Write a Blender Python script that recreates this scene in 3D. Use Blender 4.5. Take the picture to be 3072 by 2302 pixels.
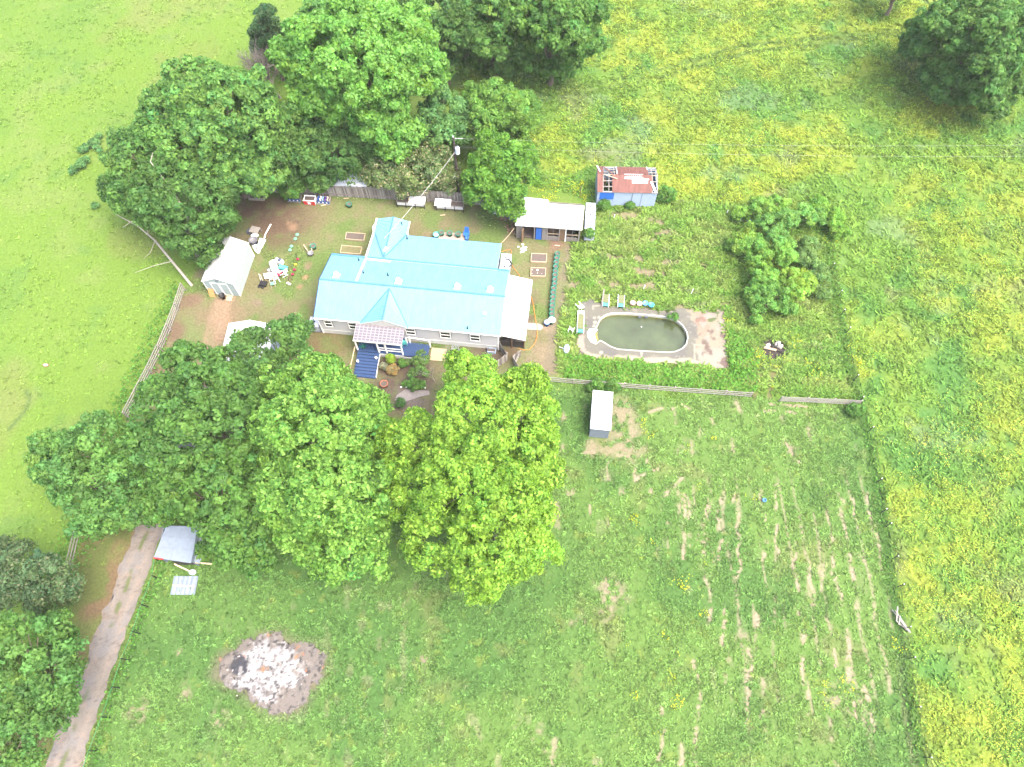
import bpy, math, random
import numpy as np
from mathutils import Vector, Matrix
R = math.radians
random.seed(7)
rng = np.random.default_rng(11)
S = bpy.context.scene
for o in list(bpy.data.objects): bpy.data.objects.remove(o)

# ------------------------------------------------------------------ camera, sky, sun, exposure
CAM_H, PITCH, FPX = 60.0, R(62.9), 2130.0          # drone 60 m up, looking 62.9 degrees down
cam = bpy.data.objects.new('camera', bpy.data.cameras.new('camera'))
S.collection.objects.link(cam)
cam.location = (0, 0, CAM_H)
cam.rotation_euler = (math.pi/2 - PITCH, 0, 0)
cam.data.sensor_width = 36; cam.data.lens = FPX/3072*36
cam.data.clip_end = 12000
S.camera = cam
SUN_EL, SUN_AZ = R(63), R(122)                       # azimuth clockwise from +y (north, away from the camera)
w = bpy.data.worlds.new('World'); S.world = w; w.use_nodes = True
nt = w.node_tree
sky = nt.nodes.new('ShaderNodeTexSky'); sky.sky_type = 'NISHITA'; sky.sun_disc = False
sky.sun_elevation = SUN_EL; sky.sun_rotation = SUN_AZ; sky.dust_density = 6.0; sky.air_density = 1.0; sky.ozone_density = 0.6
bg = nt.nodes['Background']; bg.inputs['Strength'].default_value = 0.15
nt.links.new(sky.outputs[0], bg.inputs[0])
sl = bpy.data.lights.new('sun', 'SUN'); sl.energy = 0.8; sl.angle = R(35); sl.color = (1, .95, .87)
sun = bpy.data.objects.new('sun', sl); S.collection.objects.link(sun)
sun.rotation_euler = (math.pi/2 - SUN_EL, 0, -SUN_AZ + math.pi)
sun.location = (0, 0, 90)
S.view_settings.view_transform = 'Standard'; S.view_settings.look = 'None'
S.view_settings.gamma = 1; S.view_settings.use_curve_mapping = False
S.view_settings.exposure = 2.6
S.render.engine = 'CYCLES'

# ------------------------------------------------------------------ survey: where a spot seen in the aerial photo stands on the ground
ZM = {'a':(900,600,2.949),'b':(560,520,4.022),'c':(1480,440,4.022),'d':(1480,780,2.7637),'e':(380,1450,4.143),'f':(860,880,2.949),
      'g':(700,500,2.212),'h':(0,1500,2.067),'i':(0,0,2.457),'j':(700,0,2.011),'k':(1800,0,1.739),'l':(2050,560,2.475),'m':(0,840,1.928),
      'n':(700,1000,1.9505),'o':(1600,1150,1.4395),'p':(560,1750,1.8433),'q':(0,0,.72),
      't':(1120,1000,5.027),'u':(740,760,11.055),'v':(1500,640,7.373),'w':(850,570,13.825),'x':(1720,840,6.907),'y':(1500,750,6.142),
      'z':(700,660,12.757),'r':(1280,380,6.909)}
def at(z, x, y, h=0.0):
    a, b, s = ZM[z]; x = a + x/s - 1536; y = 1151 - (b + y/s)
    cp, sp = math.cos(PITCH), math.sin(PITCH)
    d = (x, cp*FPX + sp*y, -sp*FPX + cp*y); t = (h - CAM_H)/d[2]
    return Vector((d[0]*t, d[1]*t, h))
def mpp(h, Y):     # metres per photo pixel at height h and northing Y
    return ((CAM_H-h)*math.sin(PITCH) + Y*math.cos(PITCH))/FPX

# ------------------------------------------------------------------ noise for planting and soil maps
_lat = rng.random((64, 256, 256)).astype(np.float32)
def vn(x, y, s, k):
    x = x/s + 1000.37 + k*3.1; y = y/s + 1000.71 + k*7.7
    xi = np.floor(x).astype(int); yi = np.floor(y).astype(int); fx = x-xi; fy = y-yi
    fx = fx*fx*(3-2*fx); fy = fy*fy*(3-2*fy); L = _lat[k % 64]
    a = L[xi & 255, yi & 255]; b = L[(xi+1) & 255, yi & 255]; c = L[xi & 255, (yi+1) & 255]; d = L[(xi+1) & 255, (yi+1) & 255]
    return (a*(1-fx)+b*fx)*(1-fy) + (c*(1-fx)+d*fx)*fy
def fbm(x, y, s, k, n=4):
    t = 0; a = .5; q = 0
    for i in range(n): t = t + a*vn(x, y, s, k*5+i); q += a; s *= .5; a *= .55
    return t/q
def sst(v, a, b):
    t = np.clip((v-a)/(b-a), 0, 1); return t*t*(3-2*t)
def inside(poly, X, Y):
    r = np.zeros(np.shape(X), bool); n = len(poly)
    for i in range(n):
        x0, y0 = poly[i][0], poly[i][1]; x1, y1 = poly[(i+1) % n][0], poly[(i+1) % n][1]
        if y0 == y1: continue
        c = ((y0 > Y) != (y1 > Y)) & (X < (x1-x0)*(Y-y0)/(y1-y0)+x0); r ^= c
    return r
def pdist(pl, X, Y):
    D = np.full(np.shape(X), 1e9)
    for (a, b) in zip(pl[:-1], pl[1:]):
        ax, ay = a[0], a[1]; dx, dy = b[0]-ax, b[1]-ay
        t = np.clip(((X-ax)*dx+(Y-ay)*dy)/(dx*dx+dy*dy+1e-9), 0, 1)
        D = np.minimum(D, np.hypot(X-ax-t*dx, Y-ay-t*dy))
    return D
def smask(poly, X, Y, soft):          # soft-edged area
    D = pdist(list(poly)+[poly[0]], X, Y); s = np.where(inside(poly, X, Y), D, -D)
    return sst(s, -soft, soft)
def PX(z, pts, h=0): return [at(z, x, y, h) for x, y in pts]

# ------------------------------------------------------------------ materials (all procedural)
MATS = {}
def mat(name, col, rough=.7, metal=0, ns=6, amt=.12, bump=0, attr=False, trans=0, spec=.3, alpha=None, stretch=None):
    if name in MATS: return MATS[name]
    m = bpy.data.materials.new(name); m.use_nodes = True; n = m.node_tree; P = n.nodes['Principled BSDF']
    P.inputs['Roughness'].default_value = rough; P.inputs['Metallic'].default_value = metal
    P.inputs['Specular IOR Level'].default_value = spec
    tc = n.nodes.new('ShaderNodeTexCoord'); no = n.nodes.new('ShaderNodeTexNoise'); no.inputs['Scale'].default_value = ns
    no.inputs['Detail'].default_value = 5; no.inputs['Roughness'].default_value = .65
    src = tc.outputs['Object']
    if stretch:
        mp = n.nodes.new('ShaderNodeMapping'); mp.inputs['Scale'].default_value = stretch
        n.links.new(src, mp.inputs[0]); src = mp.outputs[0]
    n.links.new(src, no.inputs['Vector'])
    mr = n.nodes.new('ShaderNodeMapRange'); mr.inputs['From Min'].default_value = .25; mr.inputs['From Max'].default_value = .75
    mr.inputs['To Min'].default_value = 1-amt; mr.inputs['To Max'].default_value = 1+amt
    n.links.new(no.outputs['Fac'], mr.inputs['Value'])
    vm = n.nodes.new('ShaderNodeVectorMath'); vm.operation = 'SCALE'
    if attr:
        at_ = n.nodes.new('ShaderNodeAttribute'); at_.attribute_name = 'Col'; n.links.new(at_.outputs['Color'], vm.inputs[0])
    else: vm.inputs[0].default_value = col[:3]
    n.links.new(mr.outputs[0], vm.inputs['Scale']); n.links.new(vm.outputs[0], P.inputs['Base Color'])
    if bump:
        b = n.nodes.new('ShaderNodeBump'); b.inputs['Strength'].default_value = bump; b.inputs['Distance'].default_value = .05
        n.links.new(no.outputs['Fac'], b.inputs['Height']); n.links.new(b.outputs[0], P.inputs['Normal'])
    out = n.nodes['Material Output']
    if trans:
        tr = n.nodes.new('ShaderNodeBsdfTranslucent'); mx = n.nodes.new('ShaderNodeMixShader'); mx.inputs[0].default_value = trans
        n.links.new(vm.outputs[0], tr.inputs[0]); n.links.new(P.outputs[0], mx.inputs[1]); n.links.new(tr.outputs[0], mx.inputs[2])
        n.links.new(mx.outputs[0], out.inputs[0])
    if alpha is not None:
        tr = n.nodes.new('ShaderNodeBsdfTransparent'); mx = n.nodes.new('ShaderNodeMixShader'); mx.inputs[0].default_value = alpha
        n.links.new(tr.outputs[0], mx.inputs[1]); n.links.new(P.outputs[0], mx.inputs[2]); n.links.new(mx.outputs[0], out.inputs[0])
    MATS[name] = m; return m
M_leaf = mat('leaf', None, .55, ns=1.5, amt=.12, attr=True, trans=.58, spec=.2)
M_ground = mat('soil_and_grass', None, .95, ns=4.5, amt=.33, bump=.9, attr=True, spec=.1)
M_tuft = mat('tuft', None, .8, ns=2, amt=.15, attr=True, trans=.5, spec=.15)
M_bark = mat('bark', (.12,.095,.075), .9, ns=9, amt=.35, bump=.5)
M_deadbark = mat('dead_bark', (.24,.22,.19), .9, ns=9, amt=.25)
M_white = mat('white_paint', (.72,.72,.71), .5, ns=3, amt=.05)
M_whiteroof = mat('white_roof', (.40,.41,.41), .5, ns=1.2, amt=.22, stretch=(2,.5,1))
M_blueroof = mat('blue_metal_roof', (.105,.245,.35), .5, 0, ns=1.6, amt=.16, spec=.2, stretch=(1.6,.35,1))
M_bluerib_shade = mat('blue_roof_rib_shade', (.075,.185,.275), .5, ns=2, amt=.15)  # roof blue darkened: the shade along the ribs is put into their colour
M_bluecap = mat('blue_roof_trim', (.05,.13,.20), .5, 0, ns=2, amt=.12, spec=.2)
M_siding = mat('grey_siding', (.40,.405,.425), .6, ns=5, amt=.06, stretch=(1,1,8))
M_skirt = mat('pale_skirting', (.44,.445,.44), .7, ns=5, amt=.12)
M_glass = mat('window_glass', (.008,.016,.012), .25, ns=2, amt=.4, spec=.15)
M_bluewood = mat('blue_stained_wood', (.016,.04,.105), .6, ns=6, amt=.3, stretch=(1,8,1))
M_blueedge = mat('dark_blue_wood', (.012,.028,.085), .7, ns=6, amt=.3)
M_plastic = mat('translucent_canopy_panel', (.125,.122,.15), .4, ns=3, amt=.15, alpha=.8)
M_batten = mat('pale_batten', (.25,.22,.22), .6, ns=6, amt=.15)
M_oldwood = mat('weathered_wood', (.17,.155,.14), .9, ns=7, amt=.3, stretch=(3,3,.4))
M_oldrail = mat('weathered_rail', (.20,.185,.165), .9, ns=7, amt=.3)
M_newwood = mat('pale_timber', (.33,.26,.17), .7, ns=8, amt=.2)
M_brownwood = mat('brown_wood', (.13,.085,.05), .8, ns=8, amt=.3)
M_soil = mat('potting_soil', (.078,.062,.052), .95, ns=14, amt=.35, bump=.6)
M_black = mat('black_plastic', (.012,.012,.014), .5)
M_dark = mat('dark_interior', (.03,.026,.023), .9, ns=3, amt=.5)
M_rust = mat('rusty_sheet', (.105,.045,.036), .75, ns=1.6, amt=.35, stretch=(3,.5,1))
M_galv = mat('galvanised_sheet', (.135,.165,.205), .55, .1, ns=2.5, amt=.16)
M_palemetal = mat('pale_blue_metal_wall', (.25,.31,.40), .55, ns=3, amt=.14, stretch=(6,6,.6))
M_blue = mat('bright_blue_paint', (.02,.10,.36), .5)
M_green = mat('green_plastic', (.012,.12,.08), .5, ns=9, amt=.25)
M_teal = mat('teal_plastic', (.05,.27,.25), .5, ns=5, amt=.15)
M_palegreen = mat('pale_green_plastic', (.10,.24,.155), .6)
M_sage = mat('sage_siding', (.27,.33,.31), .65, ns=4, amt=.06, stretch=(1,1,8))
M_red = mat('red_paint', (.34,.02,.02), .55, ns=8, amt=.15)
M_crimson = mat('crimson_plastic', (.22,.01,.045), .45)
M_yellow = mat('yellow_plastic', (.42,.34,.03), .5)
M_pink = mat('pink_plastic', (.42,.20,.19), .5)
M_orange = mat('orange_rubber', (.42,.16,.03), .6)
M_beigeroof = mat('beige_roof', (.25,.235,.19), .7, ns=.9, amt=.3)
M_tote = mat('white_tote_plastic', (.45,.48,.53), .35, ns=3, amt=.06)
M_cage = mat('tote_cage', (.32,.36,.42), .35, .4)
M_conc = mat('concrete_slab', (.24,.20,.165), .9, ns=5, amt=.2)
M_deck = mat('pool_concrete', None, .9, ns=5, amt=.13, attr=True, bump=.3)
M_coping = mat('pool_coping', (.27,.265,.235), .6, ns=4, amt=.12)
M_liner = mat('pool_liner', (.34,.34,.31), .4, ns=3, amt=.1)
M_algae = mat('algae_liner', (.14,.13,.03), .5, ns=2.2, amt=.45)
M_water = mat('murky_water', (.042,.054,.024), .08, ns=.35, amt=.4, spec=.5)
M_drive = mat('driveway_concrete', None, .92, ns=7, amt=.16, attr=True, bump=.4)
M_ash = mat('ash', None, .95, ns=10, amt=.25, attr=True, bump=.8)
M_terra = mat('terracotta', (.20,.08,.045), .8)
M_wire = mat('wire', (.30,.30,.30), .5, .3)
M_greenwire = mat('green_wire', (.03,.16,.06), .5)
M_pole = mat('creosoted_pole', (.045,.035,.032), .8, ns=8, amt=.3)
M_stone = mat('pale_stone', (.42,.36,.32), .85, ns=8, amt=.2)
M_ply = mat('orange_plywood', (.36,.19,.07), .7)
M_greyplastic = mat('grey_tub', (.15,.145,.155), .6)
M_slate = mat('dark_blue_grey_tub', (.045,.055,.085), .5)

# ------------------------------------------------------------------ mesh building
col = S.collection
def tag(o, label=None, cat=None, group=None, kind=None):
    if label: o['label'] = label
    if cat: o['category'] = cat
    if group: o['group'] = group
    if kind: o['kind'] = kind
    return o
def thing(name, label, cat, loc=(0,0,0), yaw=0, group=None):
    o = bpy.data.objects.new(name, None); o.empty_display_size = .3; col.objects.link(o)
    o.location = loc; o.rotation_euler = (0, 0, yaw)
    return tag(o, label, cat, group)
def copy_tree(o, parent=None):
    c = o.copy(); col.objects.link(c); c.parent = parent
    for ch in o.children: copy_tree(ch, c)
    return c
def again(o, loc, yaw, label, sc=1):
    c = copy_tree(o); c.location = loc; c.rotation_euler = (0, 0, yaw); c['label'] = label
    if sc != 1: c.scale = (sc,)*3 if not isinstance(sc, tuple) else sc
    return c
class MB:
    def __init__(s): s.V = []; s.F = []; s.M = []; s.C = None
    def add(s, vs, fs, m):
        b = len(s.V); s.V += [tuple(v) for v in vs]
        for f in fs: s.F.append([b+i for i in f]); s.M.append(m)
        return s
    def hexa(s, p, m):      # p: 4 bottom (ccw) + 4 top
        return s.add(p, [(3,2,1,0),(4,5,6,7),(0,1,5,4),(1,2,6,5),(2,3,7,6),(3,0,4,7)], m)
    def box(s, x0, y0, z0, x1, y1, z1, m):
        if x0 > x1: x0, x1 = x1, x0
        if y0 > y1: y0, y1 = y1, y0
        return s.hexa([(x0,y0,z0),(x1,y0,z0),(x1,y1,z0),(x0,y1,z0),(x0,y0,z1),(x1,y0,z1),(x1,y1,z1),(x0,y1,z1)], m)
    def beam(s, p, q, wd, ht, m):
        p = Vector(p); q = Vector(q); d = (q-p).normalized()
        up = Vector((0,0,1)) if abs(d.z) < .95 else Vector((0,1,0))
        sd = d.cross(up).normalized()*wd/2; u = sd.cross(d).normalized()*ht/2
        c = lambda a, i, j: a + sd*i + u*j
        return s.hexa([c(p,-1,-1),c(p,1,-1),c(q,1,-1),c(q,-1,-1),c(p,-1,1),c(p,1,1),c(q,1,1),c(q,-1,1)], m)
    def tube(s, pts, r, m, seg=6):
        pts = [Vector(p) for p in pts]; n = len(pts); rr = r if isinstance(r, (list, tuple)) else [r]*n; b = []
        for i, p in enumerate(pts):
            d = (pts[min(i+1,n-1)]-pts[max(i-1,0)]).normalized(); up = Vector((0,0,1)) if abs(d.z) < .9 else Vector((1,0,0))
            a = d.cross(up).normalized(); c = a.cross(d)
            b += [p + (a*math.cos(2*math.pi*k/seg)+c*math.sin(2*math.pi*k/seg))*rr[i] for k in range(seg)]
        f = [(i*seg+k, i*seg+(k+1) % seg, (i+1)*seg+(k+1) % seg, (i+1)*seg+k) for i in range(n-1) for k in range(seg)]
        f += [tuple(range(seg-1,-1,-1)), tuple((n-1)*seg+k for k in range(seg))]
        return s.add(b, f, m)
    def lathe(s, prof, m, c=(0,0,0), seg=16, sx=1, sy=1):
        b = [(c[0]+r*sx*math.cos(2*math.pi*k/seg), c[1]+r*sy*math.sin(2*math.pi*k/seg), c[2]+z) for r, z in prof for k in range(seg)]; n = len(prof)
        f = [(i*seg+k, i*seg+(k+1) % seg, (i+1)*seg+(k+1) % seg, (i+1)*seg+k) for i in range(n-1) for k in range(seg)]
        f += [tuple(range(seg-1,-1,-1)), tuple((n-1)*seg+k for k in range(seg))]
        return s.add(b, f, m)
    def slab(s, pts, t, m, mside=None):        # polygon with thickness downward
        pts = [Vector(p) for p in pts]; n = len(pts)
        nr = Vector((0,0,0))
        for i in range(n):
            a, b = pts[i], pts[(i+1) % n]; nr += Vector(((a.y-b.y)*(a.z+b.z), (a.z-b.z)*(a.x+b.x), (a.x-b.x)*(a.y+b.y)))
        nr.normalize()
        if nr.z < 0: pts.reverse(); nr = -nr
        s.add(pts + [p-nr*t for p in pts], [tuple(range(n))], m)
        b = len(s.V)-2*n
        s.F.append([b+2*n-1-i for i in range(n)]); s.M.append(mside or m)
        for i in range(n): s.F.append([b+i, b+n+i, b+n+(i+1) % n, b+(i+1) % n]); s.M.append(mside or m)
        return s
    def build(s, name, parent=None, smooth=False, bevel=0):
        me = bpy.data.meshes.new(name); me.from_pydata(s.V, [], s.F)
        ms = []
        for m in s.M:
            if m not in ms: ms.append(m)
        for m in ms: me.materials.append(m)
        me.polygons.foreach_set('material_index', [ms.index(m) for m in s.M])
        if smooth: me.polygons.foreach_set('use_smooth', [True]*len(s.F))
        me.update(); o = bpy.data.objects.new(name, me); col.objects.link(o)
        if parent: o.parent = parent
        if bevel:
            b = o.modifiers.new('bevel', 'BEVEL'); b.width = bevel; b.segments = 2; b.limit_method = 'ANGLE'
        return o
GAIN = {'ash': .72, 'leaf': 1.9, 'tuft': 1.5, 'soil_and_grass': .72, 'pool_concrete': .66, 'driveway_concrete': .98}
def raw(name, V, F, C, m, parent=None, smooth=False):       # fast quad mesh with one colour per vertex
    me = bpy.data.meshes.new(name); V = np.asarray(V, np.float32); F = np.asarray(F, np.int32)
    me.vertices.add(len(V)); me.vertices.foreach_set('co', V.ravel())
    k = F.shape[1]; me.loops.add(F.size); me.loops.foreach_set('vertex_index', F.ravel())
    me.polygons.add(len(F)); me.polygons.foreach_set('loop_start', np.arange(0, F.size, k, dtype=np.int32))
    me.polygons.foreach_set('loop_total', np.full(len(F), k, np.int32))
    if smooth: me.polygons.foreach_set('use_smooth', np.ones(len(F), bool))
    ca = me.color_attributes.new('Col', 'FLOAT_COLOR', 'POINT')
    C4 = np.ones((len(V), 4), np.float32); C4[:, :3] = C*GAIN.get(m.name, 1); ca.data.foreach_set('color', C4.ravel())
    me.materials.append(m); me.update(calc_edges=True); me.validate()
    o = bpy.data.objects.new(name, me); col.objects.link(o)
    if parent: o.parent = parent
    return o

# ------------------------------------------------------------------ THE GROUND
POOL = PX('d', [(905,480),(935,460),(975,449),(1030,446),(1130,448),(1300,462),(1440,478),(1510,500),(1565,545),(1600,600),(1608,650),(1595,700),(1560,735),
     (1510,757),(1450,765),(1300,757),(1150,748),(1030,738),(975,717),(930,690),(905,674),(885,668),(868,680),(850,695),(815,682),(790,645),(784,605),(798,580),(850,575),(868,542),(883,507)])
def grow(poly, k):
    cx = sum(p[0] for p in poly)/len(poly); cy = sum(p[1] for p in poly)/len(poly)
    return [(cx+(p[0]-cx)*k, cy+(p[1]-cy)*k) for p in poly]
POOLDECK = PX('d', [(690,372),(745,335),(830,340),(900,375),(1000,388),(1130,392),(1300,404),(1420,420),(1500,412),(1560,398),(1620,402),(1700,430),(1760,425),(1860,405),(1905,400),(1925,560),(1940,750),
     (1952,905),(1860,908),(1800,888),(1680,882),(1400,862),(1200,850),(1000,828),(880,835),(780,810),(700,790),(720,735),(690,690),(700,620),(745,600),(745,420),(690,400)])
YARD = PX('q', [(520,420),(700,425),(1060,440),(1120,470),(1235,530),(1225,660),(1205,700),(1207,815),(1130,815),(1105,800),(1060,900),(800,900),(700,800),(420,1010),(270,910),(300,860),(330,770),(400,620),(440,560),(500,500)])
GARDEN = PX('q', [(1235,525),(1290,430),(1560,440),(1800,460),(1810,640),(1850,860),(1620,850),(1210,818),(1205,700),(1220,660)])
MOWN = PX('q', [(1130,822),(1850,875),(1885,960),(1930,1230),(1955,1400),(1990,1700),(100,1700),(240,1400),(340,1210),(500,1100),(900,1000)])
RIGHTP = PX('q', [(960,-60),(2600,-60),(2600,1900),(2000,1900),(1955,1400),(1930,1230),(1885,960),(1855,870),(1835,780),(1800,640),(1790,470),(1560,440),(1290,430),(1150,400),(1000,200)])
RFENCE = PX('q', [(1775,470),(1800,640),(1835,780),(1855,870),(1882,960),(1915,1180),(1935,1300),(1955,1450),(1990,1680)])
STRIPES = [[(740,500),(748,700),(750,940),(757,1080)],[(870,470),(880,700),(885,960)],[(1262,480),(1290,720),(1310,900)],[(1325,480),(1350,660),(1375,850)],[(1350,430),(1400,600),(1440,830)],
  [(1440,470),(1490,740),(1510,850)],[(1150,960),(1170,1200),(1185,1430)],[(700,1200),(715,1300),(710,1650)],[(925,1150),(930,1650)],[(1345,1040),(1370,1250),(1400,1470)],[(1430,1310),(1460,1400),(1470,1500)],
  [(985,460),(1000,760)],[(1045,440),(1055,760)],[(1120,690),(1135,900)],[(1180,740),(1205,960)],[(815,980),(815,1130)],[(820,1260),(818,1360)],[(1235,800),(1250,900)],[(248,470),(250,560)],[(660,480),(672,700)],
  [(510,125),(560,108),(610,110)],[(440,415),(540,370)],[(570,485),(650,410)],[(1080,240),(1110,300),(1150,350)],[(1000,90),(1180,100)],[(1000,118),(1180,130)],[(800,480),(800,760)],[(640,500),(655,760)],[(550,1400),(560,1650)],
  [(625,1560),(630,1650)],[(985,1390),(990,1450)],[(1040,900),(1045,1040)],[(955,960),(962,1060)],[(1290,820),(1320,930)],[(1240,1200),(1245,1260)],[(1310,1150),(1315,1230)],[(765,110),(830,100)],[(650,100),(680,115)],[(205,300),(300,300),(430,320)]]
STR_W = [PX('o', s) for s in STRIPES]
DIRTROWS = [[(895,205),(1100,215),(1370,215)],[(1230,100),(1400,120)],[(1510,25),(1740,45)],[(620,205),(700,212)],[(1450,600-190),(1560,405)]]
DIRTROW_W = [PX('d', s) for s in DIRTROWS] + [PX('c', s) for s in [[(1460,830),(1700,840)],[(1870,880),(2030,920)],[(1800,1130),(1930,1160)],[(1980,1050),(2200,1040)],[(1350,1330),(1760,1350)],[(1700,1500),(2030,1540)],[(2050,1400),(2200,1400)]]]
PATHS = [PX('q', [(1235,520),(1215,620),(1195,700),(1190,790)]), PX('q', [(490,640),(470,690),(455,750),(430,840)])]
BURN = PX('p', [(165,500),(200,410),(300,350),(420,290),(520,270),(560,320),(640,320),(700,340),(765,400),(745,520),(690,600),(640,680),(560,730),(470,715),(400,680),(340,620),(250,590),(190,550)])

def ground_colour(X, Y):
    C = np.zeros(X.shape+(3,)); c = lambda *v: np.array(v)
    wx = (fbm(X, Y, 2.2, 1)-.5)*2.2; wy = (fbm(X, Y, 2.2, 2)-.5)*2.2
    Xw, Yw = X+wx, Y+wy
    def lay(m, colr): C[:] = C*(1-m[..., None]) + np.asarray(colr)*m[..., None]
    big = fbm(X, Y, 14, 3); mid = fbm(X, Y, 3.5, 4); fin = fbm(X, Y, .9, 6, 3)
    # left pasture
    C[:] = c(.100,.168,.027)
    lay(sst(big, .42, .66)*.7, (.082,.152,.028)); lay(sst(mid, .5, .75)*.5, (.125,.168,.048)); lay(sst(fin, .6, .85)*.22, (.07,.13,.03)); lay(sst(fbm(X, Y, 3.0, 91), .6, .8)*.35*(X < -25), (.06,.13,.035))
    lay(sst(fbm(X, Y, 9, 8), .58, .75)*.35*(X < -20), (.135,.135,.05))
    # right pasture, greener and patchy
    rp = smask(RIGHTP, Xw, Yw, 1.2)
    C2 = C.copy()
    C[:] = c(.084,.155,.028); lay(sst(fbm(X, Y, 6, 9), .47, .62)*.8, (.052,.130,.030)); lay(sst(fbm(X, Y, 5, 10), .5, .68)*.6, (.125,.175,.030)); lay(sst(fbm(X, Y, 4, 92), .62, .74)*.5, (.10,.155,.075))
    yel = sst(fbm(X, Y, 9, 11), .43, .58)*sst(fbm(X, Y, 1.4, 12), .42, .62)
    lay(sst(fbm(X, Y, 9, 11), .42, .58)*sst(fbm(X, Y, 2.6, 12), .4, .66)*.6, (.175,.21,.03)); lay(yel*.3, (.19,.215,.025)); lay(sst(fbm(X, Y, 7, 13), .64, .76)*.6, (.12,.135,.06))
    C[:] = C2*(1-rp[..., None]) + C*rp[..., None]
    # mown field
    mw = smask(MOWN, Xw, Yw, .8); C2 = C.copy()
    C[:] = c(.082,.144,.034); lay(sst(fbm(X, Y, 5, 14), .42, .66)*.85, (.050,.110,.027)); lay(sst(fbm(X, Y, 1.2, 15), .5, .7)*.4, (.085,.155,.036)); lay(smask(PX('q', [(150,1300),(600,1150),(1250,1100),(1330,1250),(1250,1500),(700,1560),(150,1700)]), X, Y, 4)*.5, (.048,.108,.028))
    lay(sst(fbm(X, Y, 3, 16), .62, .8)*.55*(X > -10), (.12,.135,.05)); lay(sst(fbm(X, Y, .55, 17, 3), .55, .8)*.3, (.04,.095,.018))
    sp = sst(fbm(X, Y*.5, .7, 18, 3), .63, .72)*sst(fbm(X, Y, 12, 19), .36, .55)*sst(X, -36, 2)*(1-.85*sst(np.abs((X-.02*Y+(vn(X, Y, 3, 95)-.5)*.5) % 1.25-.62), .12, .3)*sst(X, 4, 10))
    sp = np.maximum(sp, sst(fbm(X, Y*.3, .8, 96, 3), .46, .58)*(1-sst(np.abs((X-.02*Y+(vn(X, Y, 3, 95)-.5)*.5) % 1.25-.62), .06, .17))*.8*smask(PX('o', [(650,420),(1430,400),(1640,1200),(1500,1560),(900,1500),(640,1000)]), X, Y, 1.5))
    lay(sp*.85*(.45+.55*sst(X, -2, 6)), (.215,.185,.125)); lay(sst(fbm(X, Y, .8, 20, 3), .72, .78)*.5, (.125,.16,.035))
    C[:] = C2*(1-mw[..., None]) + C*mw[..., None]
    for i, s in enumerate(STR_W):
        d = pdist(s, X+(vn(X, Y, 1.1, 30)-.5)*.7, Y); wd = .13
        lay((1-sst(d, wd*.5, wd*1.7))*sst(fbm(X, Y, .6, 21, 3), .38, .52), (.225,.19,.13))
    for z, x, y, r in [('o',890,1110,.75),('o',1205,950,.45),('o',200,1020,.5),('o',340,920,1.3),('o',290,1000,.6),('o',1310,1360,1.3),('o',1110,280,.8),('q',1485,960,.7),('q',940,1580,.4),('q',1160,1570,.4),('q',290,1540,.8),
                       ('q',480,1560,.9),('q',400,1500,.5),('q',910,1430,.4),('q',580,1365,.4),('q',530,1230,.5),('q',1325,1285,1.4),('o',70,1580,.5),('q',1010,1490,.3),('q',385,1415,.4)]:
        p = at(z, x, y); d = np.hypot(Xw-p.x, Yw-p.y); lay((1-sst(d, r*.3, r*1.5))*sst(fbm(X, Y, .4, 22, 3), .40, .62)*.8, (.19,.16,.11))
    # worn ground round the white shed
    sh = PX('o', [(345,60),(400,60),(440,120),(470,210),(480,290),(430,335),(380,320),(250,300),(205,290),(260,250),(330,240)])
    lay(smask(sh, X+wx*.4, Y+wy*.4, .8)*sst(fbm(X, Y, .5, 23, 3), .25, .6)*.9, (.19,.16,.105))
    # weedy garden
    gd = smask(GARDEN, X+wx*.3, Y+wy*.3, .4); C2 = C.copy()
    C[:] = c(.096,.158,.032); lay(sst(fbm(X, Y, 1.6, 24), .47, .62)*.75, (.058,.135,.024)); lay(sst(fbm(X, Y*2.5, 2.5, 25), .5, .68)*.75, (.135,.165,.05)); lay(sst(fbm(X*.6, Y*2.2, 1.6, 93), .66, .74)*.5, (.15,.145,.08))
    for s in DIRTROW_W:
        lay((1-sst(pdist(s, X, Y+wy*.2), .25, .7))*sst(fbm(X, Y, .9, 26), .3, .5)*.9, (.165,.142,.088))
    C[:] = C2*(1-gd[..., None]) + C*gd[..., None]
    # yard: thin grass on brown earth
    yd = smask(YARD, X+wx*.35, Y+wy*.35, .4); C2 = C.copy()
    C[:] = c(.113,.135,.052)
    lay(sst(fbm(X, Y, 2.6, 27), .45, .68)*.75, (.130,.112,.062)); lay(sst(fbm(X, Y, 1.0, 28), .55, .72)*.55, (.155,.125,.082)); lay(sst(fbm(X, Y, 3.0, 29), .52, .66)*.8, (.082,.132,.034))
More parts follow.
